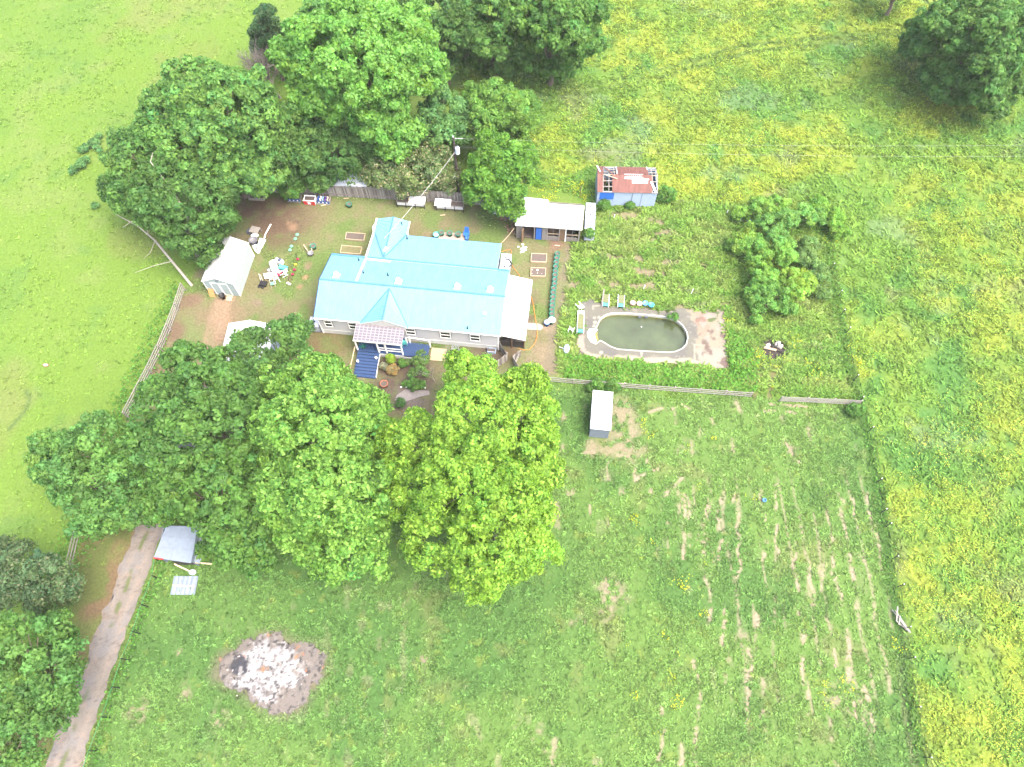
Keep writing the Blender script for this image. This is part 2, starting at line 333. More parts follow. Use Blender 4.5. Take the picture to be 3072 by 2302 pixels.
    for z, x, y, r, cc in [('q',600,480,4.2,(.098,.068,.046)),('q',550,450,2.5,(.09,.06,.042)),('q',480,680,2.8,(.15,.115,.07)),('b',1480,1120,.35,(.24,.13,.085)),('b',1425,1240,.35,(.25,.15,.085)),
        ('b',1385,1360,.3,(.24,.14,.09)),('b',1300,650,.6,(.19,.125,.08)),('b',1240,600,.3,(.19,.125,.08)),('b',860,1570,.6,(.15,.12,.08)),('b',80,1520,1.2,(.14,.10,.065)),('a',80,590,.5,(.15,.11,.08)),
        ('a',2080,1460,2.2,(.14,.115,.078)),('q',1170,770,1.6,(.165,.135,.085)),('v',1300,650,1.5,(.15,.10,.07)),('t',500,700,3.6,(.088,.066,.052)),('t',300,450,2.4,(.075,.055,.042)),('t',1700,330,2.6,(.095,.075,.055)),
        ('t',560,910,1.8,(.12,.10,.09)),('a',250,1250,2.5,(.12,.092,.045)),('a',1850,1350,1.2,(.11,.08,.05)),('y',720,350,1.2,(.125,.09,.065)),('m',1280,330,1.0,(.20,.135,.085)),('m',1290,230,1.1,(.20,.135,.085)),('m',1290,150,1.0,(.20,.14,.09)),
        ('m',890,560,1.5,(.13,.09,.06)),('m',1000,300,1.5,(.12,.085,.055)),('m',1060,120,1.2,(.12,.085,.055)),('a',1750,1250,1,(.06,.045,.035)),('y',570,900,.9,(.10,.085,.05)),('y',560,1300,.7,(.10,.08,.05)),('y',1150,1430,.7,(.21,.155,.11)),('y',900,1440,.7,(.21,.16,.11))]:
        p = at(z, x, y); d = np.hypot(X+wx*.5-p.x, Y+wy*.5-p.y); lay((1-sst(d, r*.45, r*1.25))*(.35+.65*sst(fbm(X, Y, 1.1, 31), .3, .55)), cc)
    for s, wd in zip(PATHS, (.55, 1.0)): lay((1-sst(pdist(s, X+wx*.25, Y), wd*.6, wd*1.3))*.8*(.5+.5*sst(fbm(X, Y, .8, 101, 3), .35, .55)), (.135,.115,.078) if wd < .8 else (.21,.15,.10))
    C[:] = C2*(1-yd[..., None]) + C*yd[..., None]
    # verge left of the driveway and beyond
    vg = PX('h', [(560,130),(880,60),(1000,60),(760,700),(560,1150),(420,1300),(300,1658),(-80,1658),(250,1250),(420,900),(460,600),(440,400)])
    lay(smask(vg, X+wx*.6, Y+wy*.6, .7)*(.45+.55*sst(fbm(X, Y, 2, 32), .35, .6)), (.125,.088,.05)); lay(smask(vg, X, Y, .5)*sst(fbm(X, Y, 2.2, 33), .44, .6)*.8, (.075,.105,.026))
    v2 = PX('h', [(960,400),(880,560),(760,900),(620,1300),(500,1658),(540,1658),(690,1180),(890,660),(985,400)])
    lay(smask(v2, X, Y, .3)*.7, (.095,.115,.03))
    # trodden tracks through the meadow, fence-line soil
    for tr in ([(955,185),(1250,190),(1430,150),(1600,100),(1800,80),(1975,62)], [(955,196),(1260,203),(1450,160),(1620,112),(1800,92),(1975,72)]):
        lay((1-sst(pdist(PX('q', tr), X+wx*.1, Y), .2, .55))*.9*(.5+.5*sst(fbm(X, Y, 2, 34), .35, .6)), (.065,.11,.025))
    for tr in ([(565,1370),(540,1480),(520,1560)], [(670,1380),(650,1460),(640,1560)]):
        lay((1-sst(pdist(PX('l', tr), X+wx*.1, Y), .12, .4))*.7, (.11,.085,.05))
    lay((1-sst(pdist(PX('o', [(1590,1060),(1600,1250),(1620,1430),(1645,1650)]), X+wx*.25, Y), .15, .55))*.8, (.135,.115,.075))
    lay((1-sst(pdist(RFENCE, X+wx*.15, Y), .25, .75))*.85, (.035,.085,.016))
    lay((1-sst(pdist(PX('m', [(50,865),(110,800),(160,740),(170,680),(150,640)]), X, Y), .05, .3))*.7, (.05,.085,.03))
    # scorched ring of the burn pile and the fire pit
    lay(smask(grow(BURN, 1.05), X+wx*.4, Y+wy*.4, .9)*(.45+.55*sst(fbm(X, Y, .6, 100, 3), .35, .55)), (.115,.095,.07))
    p = at('l', 660, 1200); lay(1-sst(np.hypot(X+wx*.2-p.x, (Y+wy*.2-p.y)*1.1), 1.1, 1.6), (.05,.042,.04))
    return C
def axis(f0, f1, step, c0, c1, cstep, far):
    a = list(np.arange(f0, f1+1e-6, step)); l = []; v = f0-cstep
    while v > c0: l.append(v); v -= cstep
    g = cstep
    while v > -far: l.append(v); g *= 1.6; v -= g
    l.append(-far); r = []; v = a[-1]+cstep
    while v < c1: r.append(v); v += cstep
    g = cstep
    while v < far: r.append(v); g *= 1.6; v += g
    r.append(far); return np.array(l[::-1]+a+r)
gx = axis(-42, 42, .17, -74, 74, .3, 5000); gy = axis(-4, 42, .17, -6, 92, .25, 5000)
GX, GY = np.meshgrid(gx, gy, indexing='ij')
GC = ground_colour(GX, GY)
bumpy = .35*smask(RIGHTP, GX, GY, 2)+.08
GZ = (fbm(GX, GY, 1.6, 40)-.5)*bumpy*.6*(np.abs(GX) < 90)*(GY < 100)*(1-smask(YARD, GX, GY, 1)*.9)
GZ -= .02; GZ = np.minimum(GZ, .015); GZ[smask(POOLDECK, GX, GY, 1.2) > .02] = -.02
nx, ny = len(gx), len(gy); idx = np.arange(nx*ny).reshape(nx, ny)
cx = (GX[:-1, :-1]+GX[1:, 1:])/2; cy = (GY[:-1, :-1]+GY[1:, 1:])/2
keep = ~inside(grow(POOL, 1.06), cx, cy)
F = np.stack([idx[:-1, :-1], idx[1:, :-1], idx[1:, 1:], idx[:-1, 1:]], -1)[keep]
ground = raw('ground', np.stack([GX, GY, GZ], -1).reshape(-1, 3), F, GC.reshape(-1, 3), M_ground, smooth=True)
tag(ground, kind='structure')

# driveway: old concrete in two wheel tracks
ctrl = [(-35.3,-14,2.6),(-33.35,-1.35,2.55),(-32.8,4.27,2.45),(-32.25,8.5,2.4),(-31.65,13.2,2.4),(-30.85,18,2.65),(-29.6,23,2.8),(-28.6,28,3.0),(-28.1,30.5,2.6)]
rows = []; 
for a, b in zip(ctrl[:-1], ctrl[1:]):
    n = max(2, int(abs(b[1]-a[1])/.16))
    for i in range(n): t = i/n; rows.append([a[k]+(b[k]-a[k])*t for k in range(3)])
rows = np.array(rows); K = 19
us = np.linspace(-.5, .5, K); DX = rows[:, 0:1]+us*rows[:, 2:3]; DY = np.repeat(rows[:, 1:2], K, 1)
edge = (fbm(DX, DY, .9, 41, 3)-.5)*.7; DX = DX + np.where(np.abs(us) > .44, np.sign(us)*edge, 0)
DC = np.zeros(DX.shape+(3,)); DC[:] = (.115,.102,.09)
m = sst(fbm(DX, DY, 1.3, 42), .45, .65)[..., None]; DC = DC*(1-m)+np.array((.112,.105,.102))*m
m = (sst(fbm(DX, DY, .5, 43, 3), .55, .72)*.6)[..., None]; DC = DC*(1-m)+np.array((.155,.118,.095))*m
m = ((1-sst(np.abs(us+.06+(vn(DX, DY, 1.2, 98)-.5)*.12), .02, .11))*sst(fbm(DX, DY, 1.5, 44), .43, .56)*(DY < 18))[..., None]; DC = DC*(1-m)+np.array((.06,.075,.028))*m
m = ((1-sst(np.abs(np.abs(us)-.24), .03, .13))*.35)[..., None]; DC = DC*(1-m)+np.array((.155,.13,.11))*m
m = (sst(fbm(DX, DY, .35, 99, 3), .58, .72)*.5)[..., None]; DC = DC*(1-m)+np.array((.075,.065,.052))*m
m = ((1-sst(np.abs((DY+DX*.3) % 4.3-2.1), .02, .06))*.6)[..., None]; DC = DC*(1-m)+np.array((.05,.045,.04))*m
ii = np.arange(DX.size).reshape(DX.shape)
F = np.stack([ii[:-1, :-1], ii[:-1, 1:], ii[1:, 1:], ii[1:, :-1]], -1).reshape(-1, 4)
tag(raw('driveway', np.stack([DX, DY, np.full(DX.shape, .03)], -1).reshape(-1, 3), F, DC.reshape(-1, 3), M_drive), kind='structure')

# pool deck
xs = np.arange(5.5, 22.2, .1); ys = np.arange(31.5, 41, .1); PXg, PYg = np.meshgrid(xs, ys, indexing='ij')
pw = (fbm(PXg, PYg, 1.2, 45)-.5)
PC = np.zeros(PXg.shape+(3,)); PC[:] = (.128,.123,.098)
def play(m, c): PC[:] = PC*(1-m[..., None])+np.array(c)*m[..., None]
play(sst(fbm(PXg, PYg, 1.2, 46), .45, .65)*.6, (.098,.096,.092))
dist_pool = pdist([tuple(p)[:2] for p in POOL]+[tuple(POOL[0])[:2]], PXg, PYg)
rim = sst(dist_pool+pw*1.4, 1.55, 2.0)
south = sst(-(PYg-(33.9-(PXg-10)*.07)+pw*.7), 0, .25); play(south, (.27,.24,.18))
east = sst(PXg-17.9+pw*1.6+(PYg-36)*.08, 0, .3)*sst(PYg, 33.5, 34.5); play(east*.85, (.22,.195,.14))
se = sst(PXg-18.1+pw, 0, .2)*(1-sst(PYg, 34.2, 34.8)); play(se, (.22,.205,.165))
play(sst(fbm(PXg, PYg, .9, 47), .55, .68)*np.maximum(east, se), (.115,.082,.068)); play(sst(fbm(PXg, PYg, .8, 48), .64, .72)*np.maximum(east, se), (.075,.10,.035)); play(sst(fbm(PXg, PYg, 1.1, 53), .60, .7)*east*.4, (.25,.14,.10))
sw = sst(7.2-PXg+pw*1.2+(PYg<36)*(36-PYg)*.25, 0, .25); play(sw, (.25,.205,.165)); play(sst(fbm(PXg, PYg, .7, 49), .6, .7)*sw, (.09,.075,.065))
play(sst(fbm(PXg, PYg, 1.0, 50), .62, .72)*rim*.8, (.22,.20,.17)); play(sst(fbm(PXg, PYg, .45, 51, 3), .68, .76)*.6, (.2,.19,.16))
for z, x, y, r in [('d',838,482,.16),('d',875,480,.17),('d',843,520,.2),('d',835,550,.17),('d',895,770,.2),('d',1228,775,.16)]:
    p = at(z, x, y); play(1-sst(np.hypot(PXg-p.x, PYg-p.y), r*.8, r*1.1), (.27,.25,.20))
for a, b in [((825,385),(925,378)),((825,385),(825,408)),((1668,705),(1668,850)),((1665,705),(1750,710)),((1745,340),(1745,415)),((1295,420),(1480,428)),((1228,790),(1228,850))]:
    play((1-sst(pdist(PX('d', [a, b]), PXg, PYg), .03, .12))*.85, (.27,.245,.19))
okc = inside([tuple(p)[:2] for p in POOLDECK], PXg+pw*.5, PYg+pw*.45) & ~inside(grow(POOL, 1.012), PXg, PYg)
ii = np.arange(PXg.size).reshape(PXg.shape); kc = okc[:-1, :-1]
F = np.stack([ii[:-1, :-1], ii[1:, :-1], ii[1:, 1:], ii[:-1, 1:]], -1)[kc]
tag(raw('pool_deck', np.stack([PXg, PYg, np.full(PXg.shape, .035)], -1).reshape(-1, 3), F, PC.reshape(-1, 3), M_deck), kind='structure')

# ------------------------------------------------------------------ foliage
def leaves(Pt, N, size, C, spread=.55, aspect=1.5):
    n = len(Pt); N = N + rng.normal(0, spread, (n, 3)); N /= np.linalg.norm(N, axis=1)[:, None]+1e-9
    T = rng.normal(0, 1, (n, 3)); T -= (T*N).sum(1)[:, None]*N; T /= np.linalg.norm(T, axis=1)[:, None]+1e-9
    B = np.cross(N, T); s = size*rng.uniform(.65, 1.3, n); T = T*(s*aspect/2)[:, None]; B = B*(s/2)[:, None]
    fold = N*(s*.12)[:, None]
    V = np.stack([Pt-T, Pt-B*.9+fold, Pt+T, Pt+B*.9+fold], 1).reshape(-1, 3)
    return V, np.arange(4*n).reshape(n, 4), np.repeat(C, 4, 0)
def crown(lobes, colour, leaf=.28, dens=1.0, per=60, clump=(.45,.8), low=-.45, squash=.85, sub=5, tips=None, gap=.0, tipamt=.35):
    L = []
    for (x, y, z, r) in lobes:
        L.append((x, y, z, r*.93))
        for k in range(sub+3):
            a = random.uniform(0, 2*math.pi); e = random.uniform(-.5, 1.1); q = r*random.uniform(.2, .46); k2 = random.uniform(.72, 1.02)
            L.append((x+math.cos(a)*math.cos(e)*r*k2, y+math.sin(a)*math.cos(e)*r*k2, z+math.sin(e)*r*.85*k2, q))
    L = np.array(L); CP = []; CN = []
    for i, (x, y, z, r) in enumerate(L):
        n = int(dens*4*math.pi*r*r*.62/(clump[1]**2)*1.05)+3
        u = rng.uniform(low, 1, n); a = rng.uniform(0, 2*np.pi, n); q = np.sqrt(1-u*u)
        D = np.stack([q*np.cos(a), q*np.sin(a), u], 1)
        p = np.array((x, y, z))+D*r*rng.uniform(.72, 1.05, (n, 1))*np.array((1, 1, squash))
        ok = np.ones(n, bool)
        for j, l in enumerate(L):
            if j != i: ok &= np.linalg.norm((p-l[:3])/np.array((1, 1, squash)), axis=1) > l[3]*.72
        ok &= rng.random(n) > gap+.75*sst(fbm(p[:, 0]+p[:, 2]*.7, p[:, 1]-p[:, 2]*.5, 2.1*clump[1]/.7, 81+i % 9), .52, .74); ok &= p[:, 2] > .3
        CP.append(p[ok]); CN.append(D[ok])
    CP = np.concatenate(CP); CN = np.concatenate(CN); k = len(CP)
    rc = rng.uniform(*clump, k); tone = rng.normal(1, .17, k).clip(.55, 1.45)*(.82+.36*fbm(CP[:, 0], CP[:, 1], 3.2, 90)); hue = rng.normal(0, .07, k)
    per = int(per*1.55); leaf = leaf*.76; n = k*per; ci = np.repeat(np.arange(k), per)
    D = rng.normal(0, 1, (n, 3)); D += CN[ci]*.7; D[:, 2] += .45; D /= np.linalg.norm(D, axis=1)[:, None]
    Pt = CP[ci]+D*(rc[ci]*rng.uniform(.35, 1.08, n)**.7)[:, None]*np.array((1, 1, .8))
    colour = np.array(colour, float); colour *= 1.14 if colour[1] < .115 else 1; colour[0] = max(colour[0], .46*colour[1])
    if tips is not None: tips = np.array(tips, float); tips[0] = max(tips[0], .45*tips[1])
    C = (colour*np.array((1.0,1.02,1.0))+np.array((.006,.010,.009)))*tone[ci][:, None]*rng.uniform(.8, 1.2, n)[:, None]
    C[:, 0] *= 1+hue[ci]; C[:, 2] *= 1-hue[ci]
    if tips is not None:
        m = (rng.random(n) < tipamt)[:, None]; C = np.where(m, np.asarray(tips)*rng.uniform(.8, 1.2, (n, 1)), C)
    return leaves(Pt, D, leaf, C)
def tree(name, label, cat, lobes, colour, base=None, trunk_r=.25, group='trees round the homestead', bark=None, limbs=True, **k):
    W = []
    for (z, x, y, rpx, h) in lobes:
        p = at(z, x, y, h); W.append((p.x, p.y, p.z, rpx/ZM[z][2]*mpp(h, p.y)))
    if base is None: base = (sum(l[0]*l[3] for l in W)/sum(l[3] for l in W), sum(l[1]*l[3] for l in W)/sum(l[3] for l in W))
    bx, by = base; t = thing(name, label, cat, (bx, by, 0), group=group)
    W = [(x-bx, y-by, z, r) for x, y, z, r in W]
    V, F, C = crown(W, colour, **k)
    raw('crown', V, F, C, M_leaf, t)
    b = MB(); top = max(l[2] for l in W); hz = min(top*.8, sum(l[2] for l in W)/len(W)+.5)
    b.tube([(0,0,-.1),(.1,0,hz*.3),(-.1,.1,hz*.65),(0,0,hz)], [trunk_r*1.25, trunk_r, trunk_r*.75, trunk_r*.45], bark or M_bark, 8)
    if limbs:
        for (x, y, z, r) in W:
            s = random.uniform(.3, .6)*min(hz, z)
            b.tube([(0,0,s),(x*.35,y*.35,s+(z-s)*.5),(x*.8,y*.8,z-r*.1),(x,y,z+r*.5)], [trunk_r*.5, trunk_r*.32, trunk_r*.18, .02], bark or M_bark, 5)
            for q in range(3):
                a = random.uniform(0, 6.28); b.tube([(x*.6,y*.6,s+(z-s)*.7),(x+math.cos(a)*r*.8,y+math.sin(a)*r*.8,z+r*.2)], [trunk_r*.2,.02], bark or M_bark, 4)
    b.build('trunk', t); return t
GT = 'trees round the homestead'
YG = (.105,.165,.017); BG = (.072,.145,.028); DG = (.036,.085,.016); MG = (.05,.108,.018); PG = (.062,.125,.03)
# the two big front trees
tree('broadleaf_tree', 'huge yellow-green tree in front of the house, right of the paler lobed one', 'tree',
  [('q',1012,915,90,11),('q',895,970,64,9),('q',1100,930,85,9),('q',1022,822,52,8),('q',900,1050,80,8.5),('q',1010,1050,105,12),('q',1120,1060,80,9),('q',960,1150,85,8.5),('q',1080,1160,95,9),('q',1040,1245,60,6.5),('q',1130,850,55,7),('q',850,950,40,6.5),('q',1160,960,45,6),('q',1150,1190,45,6)],
  (.083,.158,.014), trunk_r=.42, leaf=.25, per=62, tips=(.150,.248,.034), tipamt=.42, clump=(.4,.72), gap=.04)
tree('broadleaf_tree', 'tall bright green tree with clumpy leaves in front of the porch steps', 'tree',
  [('q',672,832,62,9),('q',620,860,60,8),('q',745,862,46,8),('q',690,920,100,12),('q',600,970,62,8),('q',770,950,60,8),('q',620,1060,75,8.5),('q',720,1060,90,10.5),('q',650,1130,60,7),('q',750,1180,78,6.5),('q',700,1200,45,5.5),('q',800,872,27,6.5)],
  (.060,.133,.017), trunk_r=.4, leaf=.29, per=52, tips=(.124,.224,.045), tipamt=.42, clump=(.45,.8), gap=.05)
# dark group over the driveway
tree('broadleaf_tree', 'dark green spreading tree over the driveway, behind the galvanised lean-to', 'tree',
  [('q',470,1060,90,9),('q',400,1050,75,8),('q',505,1140,60,7),('q',550,1170,50,5.5),('q',470,1170,28,5),('q',350,1060,36,7),('q',530,1080,60,7)], (.034,.084,.013), trunk_r=.35, leaf=.3, per=48, tips=(.05,.125,.022), tipamt=.25, gap=.08)
tree('broadleaf_tree', 'dense dark green tree standing between the rail fence and the white-roofed shed', 'tree',
  [('q',430,860,80,10),('q',360,890,70,9),('q',480,920,80,10),('q',400,960,80,9),('q',520,860,50,8),('q',330,960,55,7),('q',420,790,45,8),('q',480,800,40,8)], (.034,.082,.014), trunk_r=.38, leaf=.3, per=48, tips=(.05,.12,.022), tipamt=.25, gap=.08)
tree('broadleaf_tree', 'green tree leaning over the half hidden white-roofed shed', 'tree',
  [('q',600,740,55,7),('q',550,770,50,7),('q',640,715,30,5),('q',545,830,50,7.5),('q',580,800,40,7)], (.031,.082,.015), trunk_r=.22, leaf=.28, per=44, gap=.22)
tree('broadleaf_tree', 'light green tree at the pasture edge left of the driveway trees', 'tree',
  [('q',150,990,65,6),('q',210,960,55,7),('q',190,1060,70,6),('q',250,1040,50,6),('q',230,1120,40,4),('q',110,1010,30,4.5),('q',280,1110,30,4)], (.042,.105,.02), trunk_r=.25, leaf=.27, per=46, gap=.2)
tree('cedar_tree', 'dull grey-green cedar at the left edge of the photo above the leafy one', 'tree',
  [('q',30,1240,60,6),('q',90,1250,50,6),('q',130,1260,32,5),('q',40,1300,50,4),('q',110,1300,38,3.5),('q',-20,1210,40,5)], (.038,.066,.024), trunk_r=.22, leaf=.2, per=60, tips=(.085,.095,.05), tipamt=.14)
tree('broadleaf_tree', 'leafy green tree in the lower left corner beside the driveway', 'tree',
  [('q',60,1390,70,7),('q',110,1440,65,6),('q',30,1480,70,6),('q',110,1520,60,5),('q',50,1570,60,4),('q',140,1400,35,5),('q',-20,1600,60,4)], (.033,.088,.015), trunk_r=.28, leaf=.27, per=48, gap=.14)
# the thicket behind the back fence
tree('broadleaf_tree', 'big round green tree of the thicket nearest the left pasture', 'tree',
  [('q',430,210,85,11),('q',500,230,85,11),('q',370,250,65,9),('q',540,290,75,9),('q',440,310,85,9),('q',350,310,60,8),('q',570,350,60,7),('q',510,370,60,7)], (.044,.106,.02), trunk_r=.45, leaf=.34, per=44, tips=(.08,.15,.03), tipamt=.2)
tree('broadleaf_tree', 'dark green tree with dead grey limbs beside the sage shed', 'tree',
  [('q',300,360,60,8),('q',360,420,75,7),('q',290,420,50,6),('q',430,440,70,7),('q',410,490,52,5.5),('q',462,475,40,4.5),('q',440,545,28,3),('q',245,410,26,5),('q',265,305,22,6)], (.03,.083,.014), trunk_r=.3, leaf=.32, per=44, gap=.08)
tree('broadleaf_tree', 'very dark ragged tree over the left end of the plank fence', 'tree',
  [('q',560,340,55,6),('q',620,300,60,7),('q',590,355,40,5),('q',650,330,42,5.5),('q',530,375,38,4.5),('q',620,378,24,3.5)], (.034,.082,.015), trunk_r=.22, leaf=.3, per=44, gap=.1)
tree('broadleaf_tree', 'drooping dark green tree between the bright tree and the plank fence', 'tree',
  [('q',730,330,45,5),('q',690,300,45,6),('q',770,320,42,5),('q',740,270,50,6),('q',740,365,28,3.5),('q',690,385,26,2.6)], (.033,.08,.015), trunk_r=.2, leaf=.28, per=44, gap=.1)
tree('broadleaf_tree', 'bright lime green tree tallest behind the house', 'tree',
  [('q',770,70,90,13),('q',860,90,80,12),('q',690,130,70,11),('q',800,170,95,12),('q',890,150,60,10),('q',640,130,45,10),('q',720,210,65,9),('q',820,250,62,8),('q',860,300,42,6),('q',680,210,50,8),('q',790,30,60,11),('q',925,170,30,8)], (.062,.155,.018), trunk_r=.45, leaf=.34, per=50, tips=(.10,.205,.05), tipamt=.35, clump=(.5,.85))
tree('conifer', 'narrow dark conifer at the top of the photo left of the lime tree', 'tree',
  [('q',580,104,38,2.5),('q',580,84,34,5),('q',578,64,29,7.5),('q',577,44,21,10),('q',576,27,12,12)], (.034,.068,.022), trunk_r=.18, leaf=.26, per=40, sub=3, clump=(.3,.55))
tree('broadleaf_tree', 'mid green small tree beside the lime tree and the conifer', 'tree',
  [('q',650,75,38,5),('q',680,40,36,6),('q',640,110,30,4),('q',700,20,30,6)], (.048,.11,.022), trunk_r=.18, leaf=.34, per=34)
for k, (lab, lb, cc) in enumerate([('dark green wood edge tree at the top, left of its two neighbours', [('q',950,30,55,9),('q',1000,60,50,8),('q',960,90,42,6),('q',960,140,32,3.5),('q',900,15,40,9)], (.034,.085,.016)),
    ('dark green wood edge tree at the top, middle of three', [('q',1080,20,60,10),('q',1060,80,50,7),('q',1110,90,42,5),('q',1040,30,50,9),('q',1075,125,38,2.6),('q',1010,115,36,2.8)], (.036,.09,.015)),
    ('broad dark green wood edge tree at the top, right of its two neighbours', [('q',1190,40,75,9),('q',1240,80,52,7),('q',1180,90,52,6),('q',1250,25,48,9),('q',1215,130,34,3),('q',1130,20,50,10),('q',1150,122,36,2.6),('q',1200,142,34,2.4)], (.042,.1,.016))]):
    tree('broadleaf_tree', lab, 'tree', lb, cc, trunk_r=.3, leaf=.38, per=42)
tree('broadleaf_tree', 'blue-green small tree left of the utility pole', 'tree',
  [('q',960,230,40,6),('q',940,290,35,5),('q',975,280,35,5),('q',985,240,28,5.5),('q',930,310,22,3.5)], (.036,.108,.028), trunk_r=.16, leaf=.3, per=40)
tree('broadleaf_tree', 'pale yellow-green feathery tree behind the utility pole', 'tree',
  [('q',1080,250,62,5),('q',1040,230,42,5),('q',1120,240,42,4.5),('q',1090,300,50,4),('q',1035,290,32,4)], (.068,.135,.02), trunk_r=.16, leaf=.26, per=46, clump=(.35,.65))
tree('broadleaf_tree', 'green tree with a dark trunk next to the white-roofed coop', 'tree',
  [('q',1085,350,55,6),('q',1060,390,48,5),('q',1110,390,45,5),('q',1090,430,35,3.5),('q',1125,350,32,5),('q',1030,420,26,3)], (.046,.125,.015), base=tuple(at('c',150,860))[:2], trunk_r=.3, leaf=.28, per=46, tips=(.08,.17,.02), tipamt=.25)
tree('flowering_shrub', 'olive shrub with cream blossom hanging over the plank fence', 'shrub',
  [('q',840,375,38,3),('q',900,370,45,3.2),('q',950,370,36,3),('q',880,400,28,2),('q',800,370,24,2.5),('q',940,345,30,4),('q',975,395,22,2)], (.062,.092,.028), trunk_r=.1, leaf=.24, per=46, tips=(.23,.21,.13), tipamt=.16)
tree('broadleaf_tree', 'solitary round dark tree in the meadow, upper right', 'tree',
  [('q',2090,60,80,9),('q',2150,90,80,9),('q',2040,100,50,6),('q',2130,160,62,6),('q',2080,150,48,5),('q',2190,50,60,8),('q',2120,205,45,3),('q',2170,180,45,4),('q',1985,105,34,2.5),('q',2010,70,40,5),('q',2110,20,60,9),('q',2045,180,44,2.8),('q',2080,200,36,2.4)], (.040,.092,.016), trunk_r=.4, leaf=.38, per=46)
tree('broadleaf_tree', 'dark tree mostly cut off by the top edge of the photo, right half', 'tree', [('q',1945,-30,30,4),('q',1975,-30,28,4),('q',1915,-30,24,4)], DG, trunk_r=.22, leaf=.35, per=30)
# garden thicket on the right
GS = 'shrubs of the overgrown garden plot'
for lab, lb, cc in [('arching blue-green shrub at the top of the garden thicket', [('q',1660,485,24,1.8),('q',1700,475,22,2.0),('q',1740,465,19,2.0),('q',1770,470,15,1.8),('q',1680,520,25,2.0)], (0.086,0.170,0.034)),
    ('dense bright shrub in the middle of the garden thicket', [('q',1640,560,25,1.7),('q',1690,550,25,1.9),('q',1650,600,25,1.7),('q',1625,530,22,1.5)], (0.099,0.191,0.030)),
    ('leafy shrub at the lower left of the garden thicket', [('q',1630,640,20,1.4),('q',1670,640,27,1.7),('q',1700,665,17,1.1),('q',1640,680,17,0.9)], (0.083,0.170,0.030)),
    ('yellow-tinged shrub at the lower right of the garden thicket', [('q',1720,630,25,1.5),('q',1745,610,20,1.4),('q',1700,600,22,1.5)], (0.123,0.204,0.028)),
    ('dull green shrub right of the thicket, near the fence line', [('q',1740,560,20,1.4),('q',1770,590,19,1.4),('q',1750,530,17,1.3),('q',1775,625,17,1.0)], (0.080,0.136,0.034)),
    ('small rounded shrub at the left edge of the thicket', [('q',1600,530,20,1.0),('q',1620,505,17,1.0)], (0.116,0.191,0.028)),
    ('pale green shrub behind the top of the thicket', [('q',1640,455,25,1.3),('q',1680,445,20,1.2),('q',1600,460,15,0.9)], (0.099,0.178,0.028)),
    ('round green shrub at the upper right of the thicket', [('q',1800,470,20,1.4),('q',1770,450,19,1.3),('q',1810,500,15,0.9)], (0.093,0.178,0.022))]:
    tree('garden_shrub', lab, 'shrub', lb, cc, trunk_r=.06, leaf=.2, per=40, gap=.22, group=GS, clump=(.28,.5), sub=4)
for lab, lb, cc in [('lime green rounded bush in the bed beside the porch', [('t',262,385,60,.7),('t',230,400,35,.5),('t',300,400,35,.5)], (.13,.19,.015)),
    ('small dark green bush right of the lime green one', [('t',435,450,40,.5),('t',450,465,30,.4)], (.03,.11,.015)),
    ('loose pale green bush at the end of the porch bed', [('t',520,450,35,.4)], (.07,.11,.03)),
    ('wispy sapling of pale leaves by the end of the blue ramp', [('t',720,320,60,1.8),('t',700,440,70,1.5),('t',640,420,50,1.2),('t',800,400,50,1.5),('t',720,540,70,1.2),('t',600,600,60,.8),('t',780,600,50,1)], (.075,.135,.03)),
    ('low green shrub by the row of white stones', [('t',600,780,80,.5),('t',500,760,40,.3),('t',720,790,50,.4)], (.06,.125,.022)),
    ('dark small bush below the pale gravel patch', [('t',410,1050,55,.6)], (.025,.08,.02)),
    ('tuft of straw coloured ornamental grass in the porch bed', [('t',290,550,70,.3),('t',230,540,40,.25)], (.17,.125,.05)),
    ('grey-green tuft beside the stair foot', [('t',165,505,38,.35)], (.13,.13,.08))]:
    sparse = 'wispy' in lab
    tree('garden_bush', lab, 'bush', lb, cc, trunk_r=.03, leaf=.13, per=14 if sparse else 34, group='plants in the bed before the house', clump=(.15,.3), sub=3, limbs=sparse, gap=.35 if sparse else 0)
for lab, lb in [('low blue-green bramble patch alone in the left pasture, upper strand', [('i',690,1060,31,.35),('i',620,1100,28,.3),('i',720,1110,28,.3),('i',735,1010,14,.25)]),
                ('low blue-green bramble patch alone in the left pasture, lower strand', [('i',600,1210,31,.35),('i',550,1250,25,.3),('i',640,1180,19,.3)]),
                ('tiny bramble patch in the left pasture, nearest the dead limbs', [('i',695,1520,14,.2),('i',720,1515,9,.2)])]:
    tree('bramble_patch', lab, 'bramble', lb, (.05,.135,.04), trunk_r=.03, leaf=.16, per=36, group='brambles in the left pasture', clump=(.2,.35), limbs=False, sub=3)
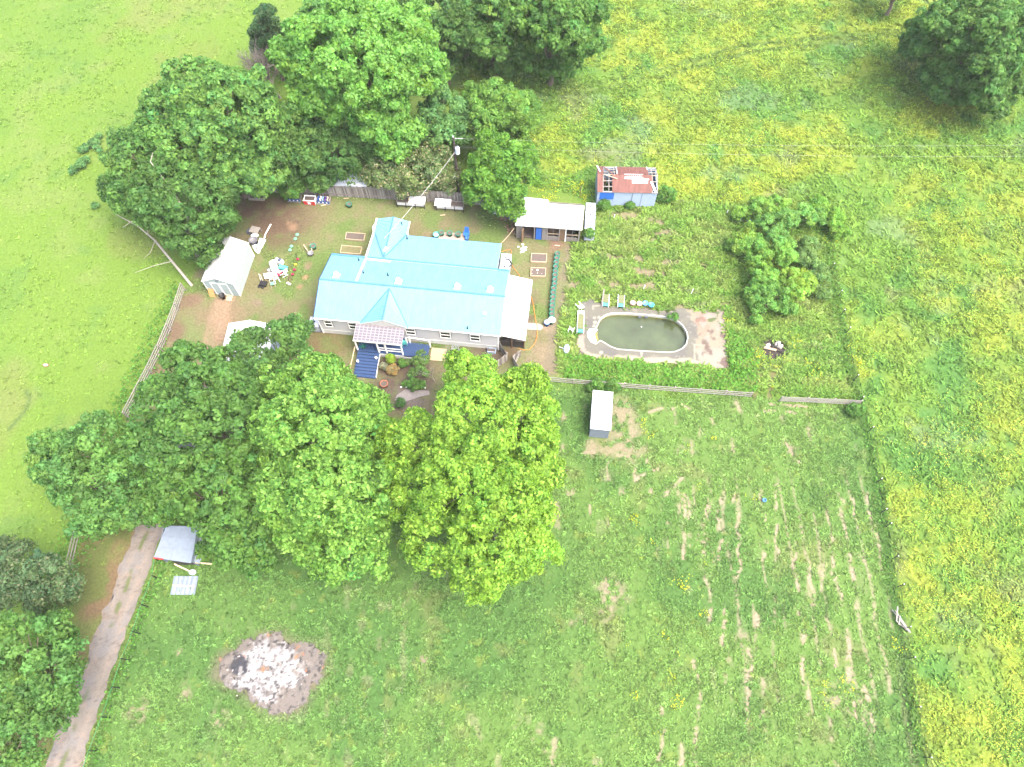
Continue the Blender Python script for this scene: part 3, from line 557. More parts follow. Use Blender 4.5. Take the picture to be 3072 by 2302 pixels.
# shrubs along fences
for i, (z, x, y, r, h, lab) in enumerate([('d',990,1040,40,.6,'green weedy bush against the front rail fence, left of its middle'),('d',850,1040,45,.6,'green weedy bush against the front rail fence behind the white shed'),('c',1335,700,45,.8,'leafy weed bush against the blue panel of the rusty barn'),
      ('c',1650,700,30,.5,'small weed bush at the foot of the rusty barn door'),('k',350,1020,40,.8,'green bush at the right corner of the rusty barn'),('m',560,1430,0,0,''),('c',1150,1040,38,1.1,'vine sprawling over the end water tote of the coop'),
      ('o',1395,120,24,.6,'leafy bush at the right end of the front rail fence'),('d',1490,480,28,.25,'green weed growing over the far right pool rim'),('d',868,540,20,.1,'green weed growing over the left pool rim'),
      ('m',640,1400,45,1.5,'low green bush between the pasture and the driveway verge'),('g',560,130,40,1.6,'pale green sapling before the plank fence left of the white tank'),('g',390,150,62,2.0,'drooping green sapling hanging over the star planters'),('r',480,1340,90,.8,'yellow-green weed bush rising over the plank fence')]):
    if not lab: continue
    tree('weed_bush', lab, 'bush', [(z,x,y,r,h),(z,x+r*.6,y-r*.2,r*.6,h*.8),(z,x-r*.6,y+r*.2,r*.6,h*.8)], (.05,.125,.02) if 'yellow' not in lab else (.09,.17,.015), trunk_r=.03, leaf=.15 if h < 1.3 else .24, per=34, group='bushes along fences and walls', clump=(.2,.4), limbs=False, sub=3)

# bare and dead trees
def bare(name, label, base, spread, height, n, m, r0=.12, lean=(0,0), depth=3, group='bare trees'):
    t = thing(name, label, 'tree', (base[0], base[1], 0), group=group); b = MB()
    def grow_(p, d, L, r, k):
        q = p + d*L; mid = p + d*L*.5 + Vector((random.uniform(-1,1), random.uniform(-1,1), random.uniform(-.5,.5)))*L*.08
        b.tube([p, mid, q], [r, r*.8, r*.55], m, 5 if k > 1 else 3)
        if k <= 0: return
        for _ in range(n):
            nd = (d + Vector((random.uniform(-1,1), random.uniform(-1,1), random.uniform(-.3,.7)))*spread).normalized()
            grow_(p + d*L*random.uniform(.45,1), nd, L*random.uniform(.5,.8), r*.5, k-1)
    grow_(Vector((0,0,-.1)), Vector((lean[0], lean[1], 1)).normalized(), height*.45, r0, depth)
    b.build('trunk', t); return t
bare('bare_tree', 'leafless grey tree below the conifer, upper left', tuple(at('q',606,212))[:2], .85, 7.5, 9, mat('grey_twigs',(.16,.145,.125),.9,ns=9,amt=.25), .17, (-.16,-.02), 3)
bare('bare_shrub', 'leafless grey shrub before the house wall right of the pale pallet walk', tuple(at('t',1200,520))[:2], .6, 3.2, 5, M_deadbark, .05, (-.1,.3), 3)
bare('bare_shrub', 'thin leafless sapling in the mulch before the house', tuple(at('t',930,720))[:2], .6, 3.0, 4, M_deadbark, .045, (-.25,.1), 3)
def dead_limbs(label, paths):
    p0 = Vector((paths[0][0][0].x, paths[0][0][0].y, 0)); t = thing('dead_tree', label, 'dead tree', p0, group='bare trees'); b = MB()
    for pts, r in paths: b.tube([p-p0 for p in pts], [r*(1-.75*i/(len(pts)-1)) for i in range(len(pts))], M_deadbark, 6)
    b.build('trunk', t)
dead_limbs('fallen grey dead tree leaning out over the pasture below the thicket', [([at('q',415,618,0),at('q',380,575,1.5),at('q',335,520,2.6),at('q',300,490,3.6),at('q',250,463,4.6)],.16),([at('q',300,490,3.6),at('q',285,478,4.6),at('q',265,492,5)],.06),
    ([at('q',320,505,3.2),at('q',310,470,4.4),at('q',300,462,5)],.05),([at('q',370,565,1.8),at('q',330,575,2),at('q',290,590,1.6)],.05),([at('q',335,520,2.6),at('q',325,545,2.6),at('q',310,560,2.5)],.04)])
dead_limbs('grey dead trunk standing up through the dark tree by the sage shed', [([at('q',430,560,0),at('q',415,520,4),at('q',405,470,7.6),at('q',375,415,8.6),at('q',352,385,9.2)],.2),([at('q',375,415,8.6),at('q',360,400,9.4),at('q',352,408,9.6)],.07),([at('q',352,385,9.2),at('q',325,350,9.8),at('q',330,330,10.2)],.07),([at('q',405,470,7.6),at('q',388,440,8.6)],.07)])

# ------------------------------------------------------------------ grass, weeds, wild flowers (uncountable)
def scatter(n, box, fn):
    X = rng.uniform(box[0], box[1], n); Y = rng.uniform(box[2], box[3], n); k = rng.random(n) < fn(X, Y); return X[k], Y[k]
HOUSE_BB = PX('q', [(670,465),(1150,500),(1150,755),(670,725)])
def nohard(X, Y, m=.3):
    r = ~inside([tuple(p)[:2] for p in POOLDECK], X, Y) & ~inside(grow(BURN, 1.02), X, Y)
    return r & ~((pdist([c[:2] for c in ctrl], X, Y) < 1.35))
def tufts(name, X, Y, hgt, wid, colour, var=.25, nb=4, dark=None, flop=.6):
    G0 = ground_colour(X, Y); k = G0[:, 1]/G0[:, 0] > 1.22; X, Y, G0 = X[k], Y[k], G0[k]; n = len(X)
    C0 = (G0*.8+np.asarray(colour)*.2)*rng.normal(1, var, (n, 1)).clip(.5, 1.7)
    H = hgt*rng.uniform(.5, 1.4, n); V = []; C = []
    for k in range(nb):
        a = rng.uniform(0, 2*np.pi, n); dx, dy = np.cos(a), np.sin(a); w_ = wid*rng.uniform(.6, 1.3, n)/2; f = flop*H*rng.uniform(.5, 1.6, n)
        bx = X+rng.normal(0, wid*.5, n); by = Y+rng.normal(0, wid*.5, n)
        p0 = np.stack([bx-dy*w_, by+dx*w_, np.zeros(n)], 1); p1 = np.stack([bx+dy*w_, by-dx*w_, np.zeros(n)], 1)
        p2 = np.stack([bx+dx*f+dy*w_*.6, by+dy*f-dx*w_*.6, H], 1); p3 = np.stack([bx+dx*f-dy*w_*.6, by+dy*f+dx*w_*.6, H], 1)
        V.append(np.stack([p0, p1, p2, p3], 1)); C.append(np.repeat(C0*rng.uniform(.8, 1.2, (n, 1)), 4, 0).reshape(n, 4, 3))
    V = np.concatenate(V).reshape(-1, 3); C = np.concatenate(C).reshape(-1, 3)
    return raw(name, V, np.arange(len(V)).reshape(-1, 4), C, M_tuft)
inp = lambda P_, X, Y: inside([tuple(p)[:2] for p in P_], X, Y)
X, Y = scatter(16000, (-68,-20,-2,88), lambda X, Y: (nohard(X, Y) & ~inp(YARD, X, Y) & ~inp(MOWN, X, Y))*(.25+.9*sst(fbm(X, Y, 4, 60), .4, .7)))
tag(tufts('pasture_grass', X, Y, .07, .16, (.11,.18,.04), var=.13, nb=3, flop=2.4), 'short yellow-green pasture grass left of the driveway', 'grass', kind='stuff')
X, Y = scatter(90000, (-36,36,-2,33), lambda X, Y: (nohard(X, Y) & inp(MOWN, X, Y))*(.2+.8*sst(fbm(X, Y, 1.5, 61), .4, .65)))
tag(tufts('field_weeds', X, Y, .08, .13, (.08,.14,.04), nb=3, flop=2.2), 'mown weedy grass of the front field', 'grass', kind='stuff')
X, Y = scatter(110000, (-20,68,-2,88), lambda X, Y: (nohard(X, Y) & inp(RIGHTP, X, Y))*(.3+.7*sst(fbm(X, Y, 3, 62), .4, .65)))
tag(tufts('meadow_grass', X, Y, .15, .17, (.085,.155,.022), nb=3, flop=2.2), 'tall green meadow grass right of the homestead', 'grass', kind='stuff')
X, Y = scatter(42000, (4,34,28,56), lambda X, Y: (nohard(X, Y) & inp(GARDEN, X, Y))*(.25+.75*sst(fbm(X, Y, 1.5, 63), .38, .6)))
tag(tufts('garden_weeds', X, Y, .19, .18, (.10,.18,.028), nb=4, flop=1.6), 'rank weeds filling the old garden and round the pool', 'weeds', kind='stuff')
band = PX('d', [(545,790),(700,800),(1000,850),(1400,880),(1850,920),(1955,910),(1950,560),(2200,800),(2190,1100),(1500,1060),(620,1000),(545,960)])
X, Y = scatter(22000, (5,26,28,42), lambda X, Y: (nohard(X, Y) & inp(band, X, Y))*(.35+.65*sst(fbm(X, Y, .9, 80), .35, .55)))
V, F_, C = leaves(np.stack([X, Y, .05+.5*fbm(X, Y, .8, 64)*rng.uniform(.2, 1.1, len(X))], 1), np.tile((0,0,1.), (len(X), 1)), .19, np.array((.06,.145,.02))*rng.uniform(.7, 1.35, (len(X), 1)))
tag(raw('leafy_ground_cover', V, F_, C, M_leaf), 'dense bright green ground cover between the pool and the rail fence', 'ground cover', kind='stuff')
X, Y = scatter(16000, (16,44,-2,56), lambda X, Y: (1-sst(pdist(RFENCE, X+(fbm(X, Y, 2, 65)-.5)*1.2, Y), .3, .9))*sst(fbm(X, Y, 3, 66), .35, .5))
X2, Y2 = scatter(9000, (-40,-31,6,42), lambda X, Y: (1-sst(pdist([(-33.2,42),(-34.6,35),(-35.9,28),(-36.5,20),(-37.2,13.7),(-37.6,8)], X, Y), .5, 2.2))*(X < -33.6))
X3, Y3 = scatter(5000, (-34,-24,-2,15), lambda X, Y: (1-sst(pdist(PX('h', [(1010,400),(900,660),(790,1000),(700,1200),(600,1600)]), X, Y), .1, .7)))
V, F_, C = leaves(np.stack([np.r_[X,X2,X3], np.r_[Y,Y2,Y3], rng.uniform(.05, .5, len(X)+len(X2)+len(X3))], 1), np.tile((0,0,1.), (len(X)+len(X2)+len(X3), 1)), .17, np.array((.05,.125,.02))*rng.uniform(.6, 1.4, (len(X)+len(X2)+len(X3), 1)))
tag(raw('fence_line_weeds', V, F_, C, M_leaf), 'ragged dark weeds grown up along the boundary fences', 'weeds', kind='stuff')
def clumps(X, Y, k, r):
    return (np.repeat(X, k)+rng.normal(0, r, len(X)*k)), (np.repeat(Y, k)+rng.normal(0, r, len(X)*k))
def yellow_density(X, Y):
    patch = sst(fbm(X, Y, 9, 11), .46, .60)*sst(fbm(X, Y, 1.6, 12), .42, .6)
    se = smask(PX('q', [(1900,930),(2250,880),(2400,1700),(1990,1700),(1950,1300)]), X, Y, 4)*sst(fbm(X, Y, 2.2, 67), .3, .55)
    up = smask(PX('q', [(1100,180),(1500,100),(2100,400),(2250,700),(1900,760),(1600,430),(1200,330)]), X, Y, 5)*sst(fbm(X, Y, 4, 68), .53, .66)*sst(fbm(X, Y, 1.2, 69), .36, .56)
    return np.clip(patch*.55+se*.62+up*.6, 0, 1)*inp(RIGHTP, X, Y)
X, Y = clumps(*scatter(30000, (-10,68,-2,88), yellow_density), 8, .24)
V, F_, C = leaves(np.stack([X, Y, rng.uniform(.1, .4, len(X))], 1), np.tile((0,0,1.), (len(X), 1)), .085, np.array((.25,.275,.04))*rng.uniform(.7, 1.25, (len(X), 1)), .5, 1.1)
tag(raw('yellow_wildflowers', V, F_, C, M_leaf), 'drifts of yellow wild flowers in the right hand meadow', 'wild flowers', kind='stuff')
def yellow2(X, Y):
    v = np.zeros(X.shape)
    for z, x, y, r in [('o',770,240,.5),('o',665,280,.4),('o',500,220,.7),('o',465,170,.5),('o',700,430,.4),('o',930,490,.5),('o',440,580,.5),('o',285,660,.35),('o',630,1370,.8),('o',630,1180,.7),('o',560,1090,.4),('o',410,1140,.4),('o',1250,1310,.8),('o',1340,1300,.9),('o',1270,1390,.8),('o',560,1530,.5),
                       ('o',735,990,.5),('o',640,870,1.0),('o',460,760,.5),('o',735,780,.3),('o',1555,1130,.7),('o',600,1260,.6),('o',450,1340,.5),('l',560,1270,1.3),('l',640,1350,1.0),('l',820,1170,1.2),('l',850,1300,1.4),('l',985,1380,.7),('l',350,1010,.7),('y',1180,1180,.35),('l',640,1500,.8),
                       ('c',560,450,1.7),('c',1020,480,1.3),('c',720,480,1.2),('c',680,640,.9),('c',1120,600,1),('l',1080,400,1),('l',1280,1250,1.4),('o',520,680,.4),('o',235,830,.4),('h',1150,730,.5)]:
        p = at(z, x, y); v = np.maximum(v, (1-sst(np.hypot(X-p.x, Y-p.y), r*.4, r*1.2)))
    return v*sst(fbm(X, Y, .8, 70), .35, .55)*.7
X, Y = clumps(*scatter(50000, (-30,44,-2,56), yellow2), 4, .12)
V, F_, C = leaves(np.stack([X, Y, rng.uniform(.1, .3, len(X))], 1), np.tile((0,0,1.), (len(X), 1)), .11, np.array((.26,.275,.02))*rng.uniform(.7, 1.2, (len(X), 1)), .4, 1.1)
tag(raw('field_flowers', V, F_, C, M_leaf), 'scattered small yellow flower patches in the field and garden', 'wild flowers', kind='stuff')
X, Y = scatter(26000, (-34,12,28,54), lambda X, Y: inp(YARD, X, Y)*(~inp(HOUSE_BB, X, Y))*sst(fbm(X, Y, 2.6, 27), .62, .44)*.8)
tag(tufts('yard_grass', X, Y, .04, .12, (.11,.15,.045), nb=3, flop=2.4), 'thin patchy lawn grass of the yard', 'grass', kind='stuff')

# ------------------------------------------------------------------ THE HOUSE (local frame: x along the front wall, y to the back)
H = thing('ranch_house', 'long grey single-storey house with a pale blue ribbed metal roof', 'house', (-18.55, 36.3, 0), R(-6.4))
W_, D_ = 17.35, 7.1
b = MB(); b.box(0,0,.72,W_,D_,3.0,M_siding)
for x0, x1 in ((0,D_),): pass
b.box(3.5,D_-.02,0,16.2,10.55,2.5,M_siding); b.box(3.6,10.5,0,6.4,12.35,2.5,M_siding)
b.add([(0,0,3),(0,D_,3),(0,D_/2,4.1)],[(0,1,2)],M_siding); b.add([(W_,0,3),(W_,D_,3),(W_,D_/2,4.1)],[(2,1,0)],M_siding)
b.build('wall', H)
b = MB(); b.box(.05,.05,0,W_-.05,D_-.05,.72,M_skirt); b.box(-.01,-.012,.70,W_+.01,.05,.755,M_white); b.build('skirting', H)
for x in (0, W_): b = MB(); b.box(x-.05,-.03,.0,x+.05,.06,3.0,M_white); b.build('corner_trim', H)
def ribbed(b, p00, p10, p11, p01, n, m, rib=.03, wd=.045, t=.07, side=None):  # p00-p10 eave edge, p01-p11 upper edge; ribs run up the slope
    p00, p10, p11, p01 = map(Vector, (p00, p10, p11, p01)); b.slab([p00, p10, p11, p01], t, m, side)
    nr = (p10-p00).cross(p01-p00).normalized()
    if nr.z < 0: nr = -nr
    if m is M_blueroof: m = M_bluerib_shade
    for i in range(1, n):
        k = i/n; a = p00.lerp(p10, k)+nr*rib*.5; c = p01.lerp(p11, k)+nr*rib*.5
        if (a-c).length > .05: b.beam(a, c, wd, rib, m)
RZ, EZ = 4.2, 3.0
roof = MB(); ribbed(roof, (-.2,-.2,EZ), (17.62,-.2,EZ), (17.62,3.45,RZ), (-.2,3.45,RZ), 78, M_blueroof, side=M_white)
ribbed(roof, (17.62,7.3,EZ), (-.2,7.3,EZ), (-.2,3.45,RZ), (17.62,3.45,RZ), 78, M_blueroof, side=M_white)
ro = roof.build('roof', H)
b = MB(); ribbed(b, (16.4,10.85,2.56), (3.3,10.85,2.56), (3.3,7.2,3.06), (16.4,7.2,3.06), 57, M_blueroof, side=M_white); b.build('roof', H)
b = MB()   # low gable over the rear wing
ribbed(b, (3.28,10.95,2.60), (3.28,12.6,2.60), (5.05,12.6,3.1), (5.05,7.3,3.1), 8, M_blueroof, side=M_white)
ribbed(b, (6.68,12.6,2.60), (6.68,10.95,2.60), (5.05,7.3,3.1), (5.05,12.6,3.1), 8, M_blueroof, side=M_white)
b.add([(3.3,12.58,2.55),(6.66,12.58,2.55),(5.05,12.58,3.08)],[(2,1,0)],M_white); b.build('roof', H)
b = MB()   # gable over the porch
ribbed(b, (4.3,-.34,3.03), (4.32,-.3,3.03), (6.6,3.15,4.13), (6.6,-.34,4.05), 2, M_blueroof, side=M_white)
ribbed(b, (8.88,-.3,3.03), (8.9,-.34,3.03), (6.6,-.34,4.05), (6.6,3.15,4.13), 2, M_blueroof, side=M_white)
for i in range(1, 15):
    y = -.34+i*.235; f = max(0, 1-(y+.34)/3.5); 
    for sx in (-1, 1): b.beam((6.6+sx*.05,y,4.09),(6.6+sx*2.28*f,y-.0,4.09-1.03*f),.04,.035,M_blueroof)
b.add([(4.45,-.26,3.0),(8.75,-.26,3.0),(6.6,-.26,3.98)],[(0,1,2)],M_skirt); b.build('roof', H)
b = MB(); b.box(-.25,3.36,4.195,17.66,3.54,4.235,M_bluecap); b.beam((6.6,-.36,4.09),(6.6,3.2,4.17),.16,.03,M_bluecap); b.beam((5.05,12.62,3.13),(5.05,7.6,3.13),.16,.03,M_bluecap)
for p, q in (((6.6,3.2,4.16),(4.3,-.3,3.07)),((6.6,3.2,4.16),(8.9,-.3,3.07)),((5.05,7.4,3.12),(3.3,10.95,2.62)),((5.05,7.4,3.12),(6.68,10.95,2.62))): b.beam(p,q,.12,.03,M_bluecap)
b.box(-.2,7.2,3.03,17.6,7.42,3.08,M_bluecap); b.build('ridge_cap', ro)
for args in (((3.32,3.66,4.18),(3.32,7.1,3.09),.17,.03,M_white), ((3.3,7.08,3.12),(5.8,7.02,3.12),.17,.03,M_white), ((3.26,7.3,3.06),(3.26,10.9,2.59),.14,.05,M_white), ((3.24,10.9,2.63),(3.24,12.62,2.63),.14,.05,M_white), ((-.2,7.33,3.02),(3.3,7.33,3.02),.1,.07,M_white), ((-.22,-.235,3.0),(17.66,-.235,3.0),.05,.11,M_white), ((-.24,-.2,3.0),(-.24,3.45,4.2),.04,.1,M_blueedge), ((-.24,7.3,3.0),(-.24,3.45,4.2),.04,.1,M_blueedge), ((4.95,8.2,3.13),(5.15,8.7,3.13),.28,.05,M_white), ((6.7,10.9,2.62),(6.7,12.6,2.63),.09,.05,M_white)): b = MB(); b.beam(*args); b.build('flashing', ro)
def roofz(y): return EZ+(RZ-EZ)*(y+.2)/3.65 if y < 3.45 else RZ-(RZ-EZ)*(y-3.45)/3.85
for x, y in ((1.25,4.15),(7.31,4.08),(12.97,4.1),(16.11,4.13)):
    b = MB(); z = roofz(y); b.beam((x,y-.3,roofz(y-.3)+.06),(x,y+.3,roofz(y+.3)+.06),.6,.06,M_pink if False else M_white); b.lathe([(.13,0),(.13,.16),(.2,.2),(.24,.3),(.22,.4),(.12,.48),(.02,.5)],M_white,(x,y,z+.05),14); b.build('roof_vent', ro)
b = MB(); z = roofz(1.68); b.beam((15.89,1.55,roofz(1.55)+.08),(15.89,1.82,roofz(1.82)+.08),.27,.14,M_tote); b.build('roof_vent', ro)
for x, y in ((2.71,6.76),(3.66,4.93),(6.08,4.9),(5.99,12.0),(6.85,10.3),(14.45,.2)):
    b = MB(); z = roofz(y) if y < 7.2 else 2.75; b.tube([(x,y,z-.1),(x,y,z+.42)],.045,M_black,8); b.lathe([(.09,0),(.09,.05)],M_black,(x,y,z+.02),10); b.build('vent_pipe', ro)
for x0, x1 in ((.52,1.34),(2.88,3.76),(8.44,9.42),(11.76,12.82),(14.62,15.64)):
    b = MB(); z0, z1 = 1.38, 2.52; t = .09
    b.box(x0,-.07,z0,x0+t,.01,z1,M_white); b.box(x1-t,-.07,z0,x1,.01,z1,M_white); b.box(x0+t,-.07,z1-t,x1-t,.01,z1,M_white); b.box(x0+t,-.07,z0,x1-t,.01,z0+t,M_white)
    zm = (z0+z1)/2; b.box(x0+t,-.06,zm-.05,x1-t,.01,zm+.05,M_white); b.box(x1+.005,-.03,z0,x1+.06,.0,z1,M_slate); b.box(x0-.06,-.03,z0,x0-.005,.0,z1,M_slate)
    wn = b.build('window', H); g = MB(); g.box(x0+t,-.03,z0+t,x1-t,-.008,zm-.04,M_glass); g.box(x0+t,-.022,zm+.04,x1-t,-.004,z1-t,M_glass); g.build('pane', wn)
b = MB(); b.box(5.7,-.04,.72,6.7,.0,2.72,M_white); b.box(5.8,-.055,1.5,6.6,-.03,2.5,M_glass); dr = b.build('door', H)
b = MB(); b.tube([(17.5,7.9,2.9),(17.75,8.2,2.85),(17.3,9.3,2.2),(16.9,9.9,1.3)],.07,M_black,8); b.build('downspout', H)
b = MB(); b.tube([(-.1,-.1,2.9),(-.45,.05,2.6),(-.75,.3,1.25)],.05,M_black,8); b.build('downspout', H)

def loc_house(x, y, z=0): return H.matrix_world @ Vector((x, y, z))
bpy.context.view_layer.update()
YW = R(-6.4)
# porch deck with stairs, ramp and canopy
Dk = thing('porch_deck', 'blue stained timber porch deck with wide stairs and ramp at the front wall', 'deck', H.location, YW)
b = MB()
for i in range(18):
    x = 3.9+i*.25; b.box(x,-1.95,.53,x+.24,-.02,.6,M_bluewood)
b.build('deck_floor', Dk)
b = MB()
for i in range(15):
    x = 8.42+i*.155; z = .6-.15*i/15; y0 = -1.96+i*.018; b.hexa([(x,y0,z-.05),(x+.115,y0,z-.05),(x+.115,-.42,z-.05),(x,-.42,z-.05),(x,y0,z),(x+.115,y0,z-.01),(x+.115,-.42,z-.01),(x,-.42,z)],M_bluewood)
b.box(8.42,-1.9,.3,10.7,-.5,.38,M_blueedge); b.build('ramp', Dk)
b = MB()
for i in range(8):
    y = -1.98-i*.31; z = .55-i*.065; b.box(3.95,y-.25,z-.05,6.1,y,z,M_bluewood); b.box(3.97,y-.06,z-.2,6.08,y-.03,z-.055,M_blueedge); b.box(4.0,y-.31,0,6.05,y-.02,z-.1,M_blueedge)
b.build('stair', Dk)
b = MB(); b.box(6.12,-2.0,0,8.42,-1.955,.52,M_skirt); b.box(8.45,-2.0,0,10.7,-1.965,.36,M_skirt); b.beam((6.13,-2.0,.5),(6.14,-4.35,.1),.04,.3,M_skirt); b.build('deck_skirt', Dk)
for x, y in ((3.93,-1.80),(6.05,-1.86),(6.8,-1.86),(8.36,-1.86)):
    b = MB(); b.box(x-.06,y-.06,.6,x+.06,y+.06,2.58,M_white); b.build('post', Dk)
for x, y, z in ((8.78,-.42,.55),(10.72,-.45,.4),(8.5,-.55,.55)):
    b = MB(); b.box(x-.06,y-.06,0,x+.06,y+.06,z+.95,M_white); b.build('post', Dk)
for z in (1.05, 1.5): b = MB(); b.beam((6.1,-1.86,z),(8.3,-1.86,z),.05,.09,M_white); b.build('handrail', Dk)
b = MB(); b.beam((8.85,-.42,1.45),(10.68,-.45,1.3),.06,.08,M_white); b.build('handrail', Dk); b = MB(); b.beam((3.85,-1.95,1.45),(3.75,-4.5,.95),.07,.09,M_newwood); b.build('handrail', Dk); b = MB(); b.beam((3.78,-4.5,.0),(3.78,-4.5,1.0),.07,.07,M_newwood); b.build('post', Dk)
C0 = [(3.88,-.28),(8.55,-.28),(8.55,-1.98),(3.86,-1.98)]; cz = lambda y: 2.92-.17*(-.28-y)
b = MB(); b.slab([(x,y,cz(y)) for x,y in C0],.012,M_plastic)
for i in range(33):
    x = 3.95+i*.142; b.beam((x,-.3,cz(-.3)+.012),(x,-1.96,cz(-1.96)+.012),.035,.016,M_plastic)
cn = b.build('canopy', Dk)
b = MB()
for i in range(13): x = 3.92+i*.383; b.beam((x,-.3,cz(-.3)+.03),(x,-1.97,cz(-1.97)+.03),.045,.03,M_batten)
for i in range(7): y = -.34-i*.268; b.beam((3.88,y,cz(y)+.038),(8.54,y,cz(y)+.038),.045,.03,M_batten)
b.beam((3.86,-1.99,cz(-1.99)-.06),(8.56,-1.99,cz(-1.99)-.06),.06,.14,M_skirt); b.build('batten', cn)
pl = thing('potted_plant', 'spiky green plant in a pot on the blue deck under the canopy', 'plant', loc_house(4.45,-1.55,.6)); b = MB(); b.lathe([(.12,0),(.17,.25),(.15,.25),(.15,.2)],M_dark); b.build('pot', pl)
b = MB()
for k in range(9): a = k*.7; b.beam((0,0,.2),(math.cos(a)*.4,math.sin(a)*.4,.42),.06,.01,M_green)
b.build('leaves', pl)
for x, y, z, lab in ((4.15,-3.0,.36,'small white flower pot on the left end of the blue stairs'),(5.85,-2.5,.45,'small white flower pot on the right end of the blue stairs')):
    t = thing('flower_pot', lab, 'flower pot', loc_house(x,y,z), group='flower pots on the blue stairs'); b = MB(); b.lathe([(.09,0),(.13,.2),(.11,.2),(.1,.15)],M_white); b.build('pot', t)
    b = MB(); 
    for k in range(6): b.lathe([(.02,0),(.06,.04),(.02,.08)],M_tote,(math.cos(k)*.08,math.sin(k)*.08,.2),6)
    b.build('blossom', t)
ch = thing('deck_chair', 'teal chair tucked under the canopy on the blue deck', 'chair', loc_house(8.3,-.75,.6), YW+R(200))
b = MB(); b.box(-.25,-.25,.38,.25,.25,.43,M_teal); b.build('seat', ch); b = MB(); b.box(-.25,.22,.43,.25,.27,.9,M_teal); b.build('backrest', ch)
for x in (-.22,.22):
    for y in (-.22,.22): b = MB(); b.box(x-.025,y-.025,0,x+.025,y+.025,.38,M_teal); b.build('leg', ch)

# carport at the right end
Cp = thing('carport', 'lean-to carport with a plain white roof at the right end of the house', 'carport', H.location, YW)
b = MB(); ribbed(b, (19.95,-.13,2.5), (19.95,6.81,2.5), (17.5,6.87,2.98), (17.5,-.1,2.95), 24, M_whiteroof, rib=.02); b.build('roof', Cp)
for x, y in ((19.8,.45),(19.8,2.6),(19.8,4.7),(19.8,6.6),(18.6,.45)): b = MB(); b.box(x-.05,y-.05,0,x+.05,y+.05,2.42,M_brownwood); b.build('post', Cp)
b = MB(); b.box(17.45,.5,.02,19.75,.54,1.1,M_dark); b.build('screen', Cp); b = MB(); b.box(17.45,6.5,.02,19.75,6.54,1.6,M_dark); b.build('screen', Cp)
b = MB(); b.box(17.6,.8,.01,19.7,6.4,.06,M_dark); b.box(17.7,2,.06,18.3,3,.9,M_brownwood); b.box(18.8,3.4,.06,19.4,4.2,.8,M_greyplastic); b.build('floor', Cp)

# ------------------------------------------------------------------ water totes
def tote(label, loc, yaw, group='white caged water totes'):
    t = thing('water_tote', label, 'water tote', loc, yaw, group)
    b = MB(); b.box(-.48,-.5,.14,.48,.5,1.12,M_tote); b.box(-.3,-.34,1.12,.3,.34,1.145,M_tote); b.build('tank', t, bevel=.05)
    b = MB(); b.lathe([(.1,1.14),(.1,1.18),(.03,1.185)],M_black,(0,0,0),12); b.build('cap', t)
    b = MB()
    for z in (.2,.5,.8,1.1):
        for p, q in (((-.52,-.54),(.52,-.54)),((.52,-.54),(.52,.54)),((.52,.54),(-.52,.54)),((-.52,.54),(-.52,-.54))): b.beam((*p,z),(*q,z),.025,.025,M_cage)
    for k in range(8):
        u = -.52+k*.1486
        for v in (-.54,.54): b.beam((u,v,.14),(u,v,1.12),.022,.022,M_cage)
        for v in (-.52,.52): b.beam((v,u*1.04,.14),(v,u*1.04,1.12),.022,.022,M_cage)
    b.build('cage', t)
    b = MB()
    for y in (-.45,0,.45): b.box(-.5,y-.06,0,.5,y+.06,.12,M_greyplastic)
    b.build('pallet', t); return t
T0 = tote('water tote against the left front corner of the house', loc_house(-.78,.52), YW)
for i, lab in enumerate(('nearest water tote to the carport, half hidden by the roof right of the house','middle water tote of the three right of the house','rearmost water tote of the three right of the house, fed by a black pipe')):
    again(T0, loc_house(16.9,8.0+i*1.12), YW, lab)
cy_ = R(-5.1)
for i, lab in enumerate(('front water tote beside the coop, its cage showing and a vine over it','second water tote beside the coop counting from the front','third water tote beside the coop counting from the front','rear water tote beside the coop')):
    p = at('c',1152,1105,.3).lerp(at('c',1180,790,.9), i/3.0); again(T0, (8.12+i*.10, 48.15+i*1.08-.05, 0), R(-3), lab, (1,.98,1))
tk = thing('gas_tank', 'upright white tank behind the rear wing of the house', 'gas tank', loc_house(2.85,12.7)); b = MB(); b.lathe([(.1,0),(.38,.08),(.4,.2),(.4,1.05),(.3,1.25),(.1,1.3)],M_white,seg=20); b.build('tank', tk, True); b = MB(); b.lathe([(.12,1.28),(.12,1.42),(.08,1.42)],M_tote); b.build('valve_collar', tk)

